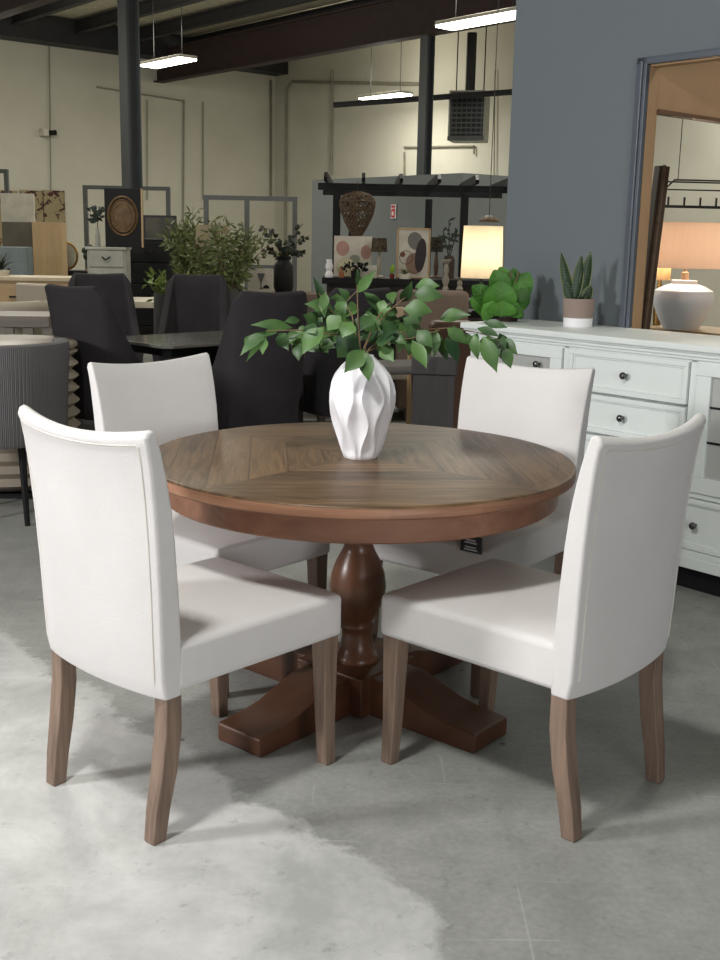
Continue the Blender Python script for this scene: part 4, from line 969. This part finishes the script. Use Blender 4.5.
# candlesticks on a dark low cabinet
p, q = at(436, 301, 10.4), at(468, 301, 10.4); zk = at(450, 299, 10.4).z
r = thing('candle_cabinet', 'dark cabinet holding two turned candlesticks behind the sofas', 'cabinet', ((p.x+q.x)/2, 10.35, 0)); BX(-.25, .25, -.1, .35, .08, zk).obj('body', mat('dark_brown_cabinet', (50, 42, 38), .6), r, bevel=.005); BX(-.22, .22, -.07, .32, 0, .08).obj('plinth', BLACK, r)
CSM = mat('grey_turned_wood', (150, 142, 128), .6)
for (x, yt, lab) in ((446.5, 258, 'taller of two pale turned candlesticks left of the drum lamp'), (460, 277, 'shorter of two pale turned candlesticks left of the drum lamp')):
    p = at(x, yt, 10.4); H = p.z-zk; r = thing('candlestick', lab, 'candlestick', (p.x, 10.4, zk), 0, 'turned candlesticks')
    pr = [(.001, 0), (.05, 0), (.05, .02), (.02, .04), (.03, H*.25), (.018, H*.32), (.034, H*.45), (.018, H*.6), (.026, H*.7), (.016, H*.85), (.045, H*.94), (.045, H*.97), (.001, H*.97)]
    MB().lathe(pr, 20).obj('shaft', CSM, r, smooth=True); MB().lathe([(.001, H*.97), (.02, H*.97), (.02, H), (.001, H)], 12).obj('spike_cup', BLACK, r)
# sofas
def sofa(name, label, x0, x1, yt, Y, mt, yaw, depth=.85):
    p, q = at(x0, yt, Y), at(x1, yt, Y); W = q.x-p.x; H = (p.z+q.z)/2; r = thing(name, label, 'sofa', ((p.x+q.x)/2, Y, 0), yaw)
    BX(-W/2, W/2, 0, .20, .10, H).obj('back', mt, r, bevel=.04, seg=3)
    for s in (-1, 1): BX(min(s*W/2, s*(W/2-.18)), max(s*W/2, s*(W/2-.18)), .20, depth, .10, H-.25).obj('arm', mt, r, bevel=.04, seg=3); 
    BX(-W/2+.18, W/2-.18, .20, depth, .12, .45).obj('seat_cushion', mt, r, bevel=.04, seg=3)
    for x in (-W/2+.1, W/2-.1):
        for y in (.08, depth-.08): BX(x-.025, x+.025, y-.025, y+.025, 0, .10).obj('foot', DKLEG, r)
    return r
sofa('taupe_sofa', 'taupe fabric sofa seen from behind, behind the vase branches', 398, 470, 291, 8.5, SOFA, .04)
sofa('brown_sofa', 'darker taupe sofa left of the lighter sofa, behind the dark chairs', 330, 390, 299, 8.55, mat('dark_taupe_sofa', (92, 80, 70), .9, spec=.2), .0)
r = sofa('leather_bench', 'low brown leather seat before the taupe sofa', 432, 478, 322, 7.2, LEATHER, .08, .6)
p = at(389, 322, 7.6); o = MB(); o.loft([[( .10*math.cos(t)*s*(1+.15*abs(math.cos(2*t))), yy, .10*math.sin(t)*s*(1+.15*abs(math.cos(2*t)))) for t in [2*pi*k/32 for k in range(32)]] for yy, s in ((-.05, .5), (-.02, 1), (.02, 1), (.05, .5))])
r = thing('side_chair', 'pale wood side chair with a striped beige pad, behind the branches', 'chair', (p.x, 7.7, 0), .35)
BX(-.11, .11, -.015, .02, .70, .93).obj('striped_back', mat('striped_beige', (206, 184, 150), .8), r, bevel=.012); BX(-.2, .2, .02, .42, .42, .47).obj('seat', BE, r, bevel=.015)
for x in (-.17, .17):
    BX(x-.015, x+.015, -.015, .015, 0, .72).obj('leg', OAK, r); BX(x-.015, x+.015, .37, .40, 0, .42).obj('leg', OAK, r)

# ================================================================ seen through the opening in the slate wall
pz = .90; p = at(684, 328, 6.5)
r = thing('wall_console', 'light wooden console under the ceramic lamp beyond the wall opening', 'console', (p.x+.2, 6.3, 0), YA)
BX(-.6, .9, -.02, .42, pz-.04, pz).obj('top', OAKH, r, bevel=.004)
BX(-.56, .86, .02, .38, pz-.16, pz-.04).obj('apron', OAKH, r)
for x in (-.55, .82):
    for y in (.03, .34): BX(x-.025, x+.025, y-.025, y+.025, 0, pz-.16).obj('leg', OAK, r)
pl_ = at(681, 325, 6.62)
PINK = shade('blush_shade', (244, 224, 206), .5)
lm = lamp('ceramic_lamp', 'large white ceramic jar lamp with a wide blush shade, seen through the wall opening', 690, 223, 268, 326, 6.62, 43, PINK, WHITEC, pz, .97, 5,
     prof=[(.001, 0), (.10, 0), (.135, .06), (.168, .14), (.176, .19), (.165, .225), (.12, .25), (.075, .265), (.075, .285), (.001, .287)])
MB().lathe([(.001, .285), (.022, .285), (.022, .33), (.008, .335), (.008, .45), (.001, .45)], 20).obj('lamp_neck', TAN, lm, smooth=True)
lm.location.x = pl_.x; 
p = at(659, 300, 7.4); r = thing('lamp_table', 'small dark table behind the ceramic lamp', 'table', (p.x+.12, 7.45, 0), YA)
BX(-.25, .25, -.2, .2, .76, .80).obj('tabletop', BLACK, r)
for x in (-.2, .2): BX(x-.02, x+.02, -.15, .15, 0, .76).obj('leg', BLACK, r)
lamp('slim_lamp', 'slim lit lamp with a tall yellowish shade half hidden by the ceramic lamp', 663, 239, 280, 300, 7.4, 10, shade('amber_shade', (250, 232, 198), .5), GOLD, .80, .9, 2.5)
# leaning dark frame
p = at(646, 329, 5.9); q = at(664, 166, 6.05)
DW = wood('dark_walnut', (46, 34, 26), (92, 68, 50), 2, .5)
r = thing('leaning_frame', 'dark brown wooden mirror frame leaning beyond the wall opening', 'frame', (0, 0, 0))
b0 = at(633, 334, 5.75); t0 = at(654, 166, 5.95); b1 = at(652, 334, 5.62); dvec = Vector((.10, -.16, 0))
m = MB(); th = Vector((.05, .02, 0))
base = Vector((b0.x, b0.y, .55)); dirv = (t0-b0); dirv = dirv/dirv.z
P0 = b0+dirv*(0.92-b0.z)
wv = Vector((.062, .035, 0))
m.loft([[P0, P0+wv, P0+wv+Vector((.02, -.05, 0)), P0+Vector((.02, -.05, 0))], [t0, t0+wv, t0+wv+Vector((.02, -.05, 0)), t0+Vector((.02, -.05, 0))]])
o = m.obj('frame_side', DW, r, bevel=.006)
m = MB(); i0, i1 = P0+wv*.35+Vector((.02, -.058, 0)), t0+wv*.35+Vector((.02, -.058, 0)); m.tube([i0, i1], .012, 6); m.obj('moulding', BROWN, r)
# hanging chandelier
p = at(700, 205, 7.6); r = thing('bar_chandelier', 'black rectangular frame chandelier on wires beyond the wall opening', 'chandelier', (p.x, 7.6, p.z), .1); k = 7.6/1107
m = MB(); a, b = -42*k, 60*k
for y in (-.12, .12):
    m.tube([(a, y, -2*k), (b, y, -2*k)], .006, 6); m.tube([(a+8*k, y, 22*k), (b-8*k, y, 22*k)], .006, 6)
for x in (a, b):
    m.tube([(x, -.12, -2*k), (x, .12, -2*k)], .006, 6)
    for y in (-.12, .12): m.tube([(x, y, -2*k), (x, y, 14*k), (x+(8*k if x < 0 else -8*k), y, 22*k)], .006, 6)
m.tube([(a, -.12, 13*k), (b, -.12, 13*k)], .005, 6)
m.obj('frame', BLKM, r)
for i in range(6): MB().tube([(a+(10+i*16)*k, 0, -2*k), (a+(10+i*16)*k, 0, 7*k)], .007, 6).obj('candle_socket', BLKM, r)
for x in (a+18*k, b-40*k, ): MB().tube([(x, 0, 22*k), (x, 0, 5.2-p.z)], .003, 5).obj('hanger_wire', BLKM, r)
# small pendant by the drum lamp
p = at(489, 222, 10.5); r = thing('wire_pendant', 'small wire pendant hanging above the drum lamp', 'pendant', (p.x, 10.5, p.z)); MB().tube([(0, 0, .05), (0, 0, 5.2-p.z)], .004, 5).obj('cord', BLKM, r)
MB().lathe([(.001, .06), (.03, .06), (.10, .01), (.10, 0), (.001, .0)], 20).obj('pendant_shade', BRZ, r, smooth=True)
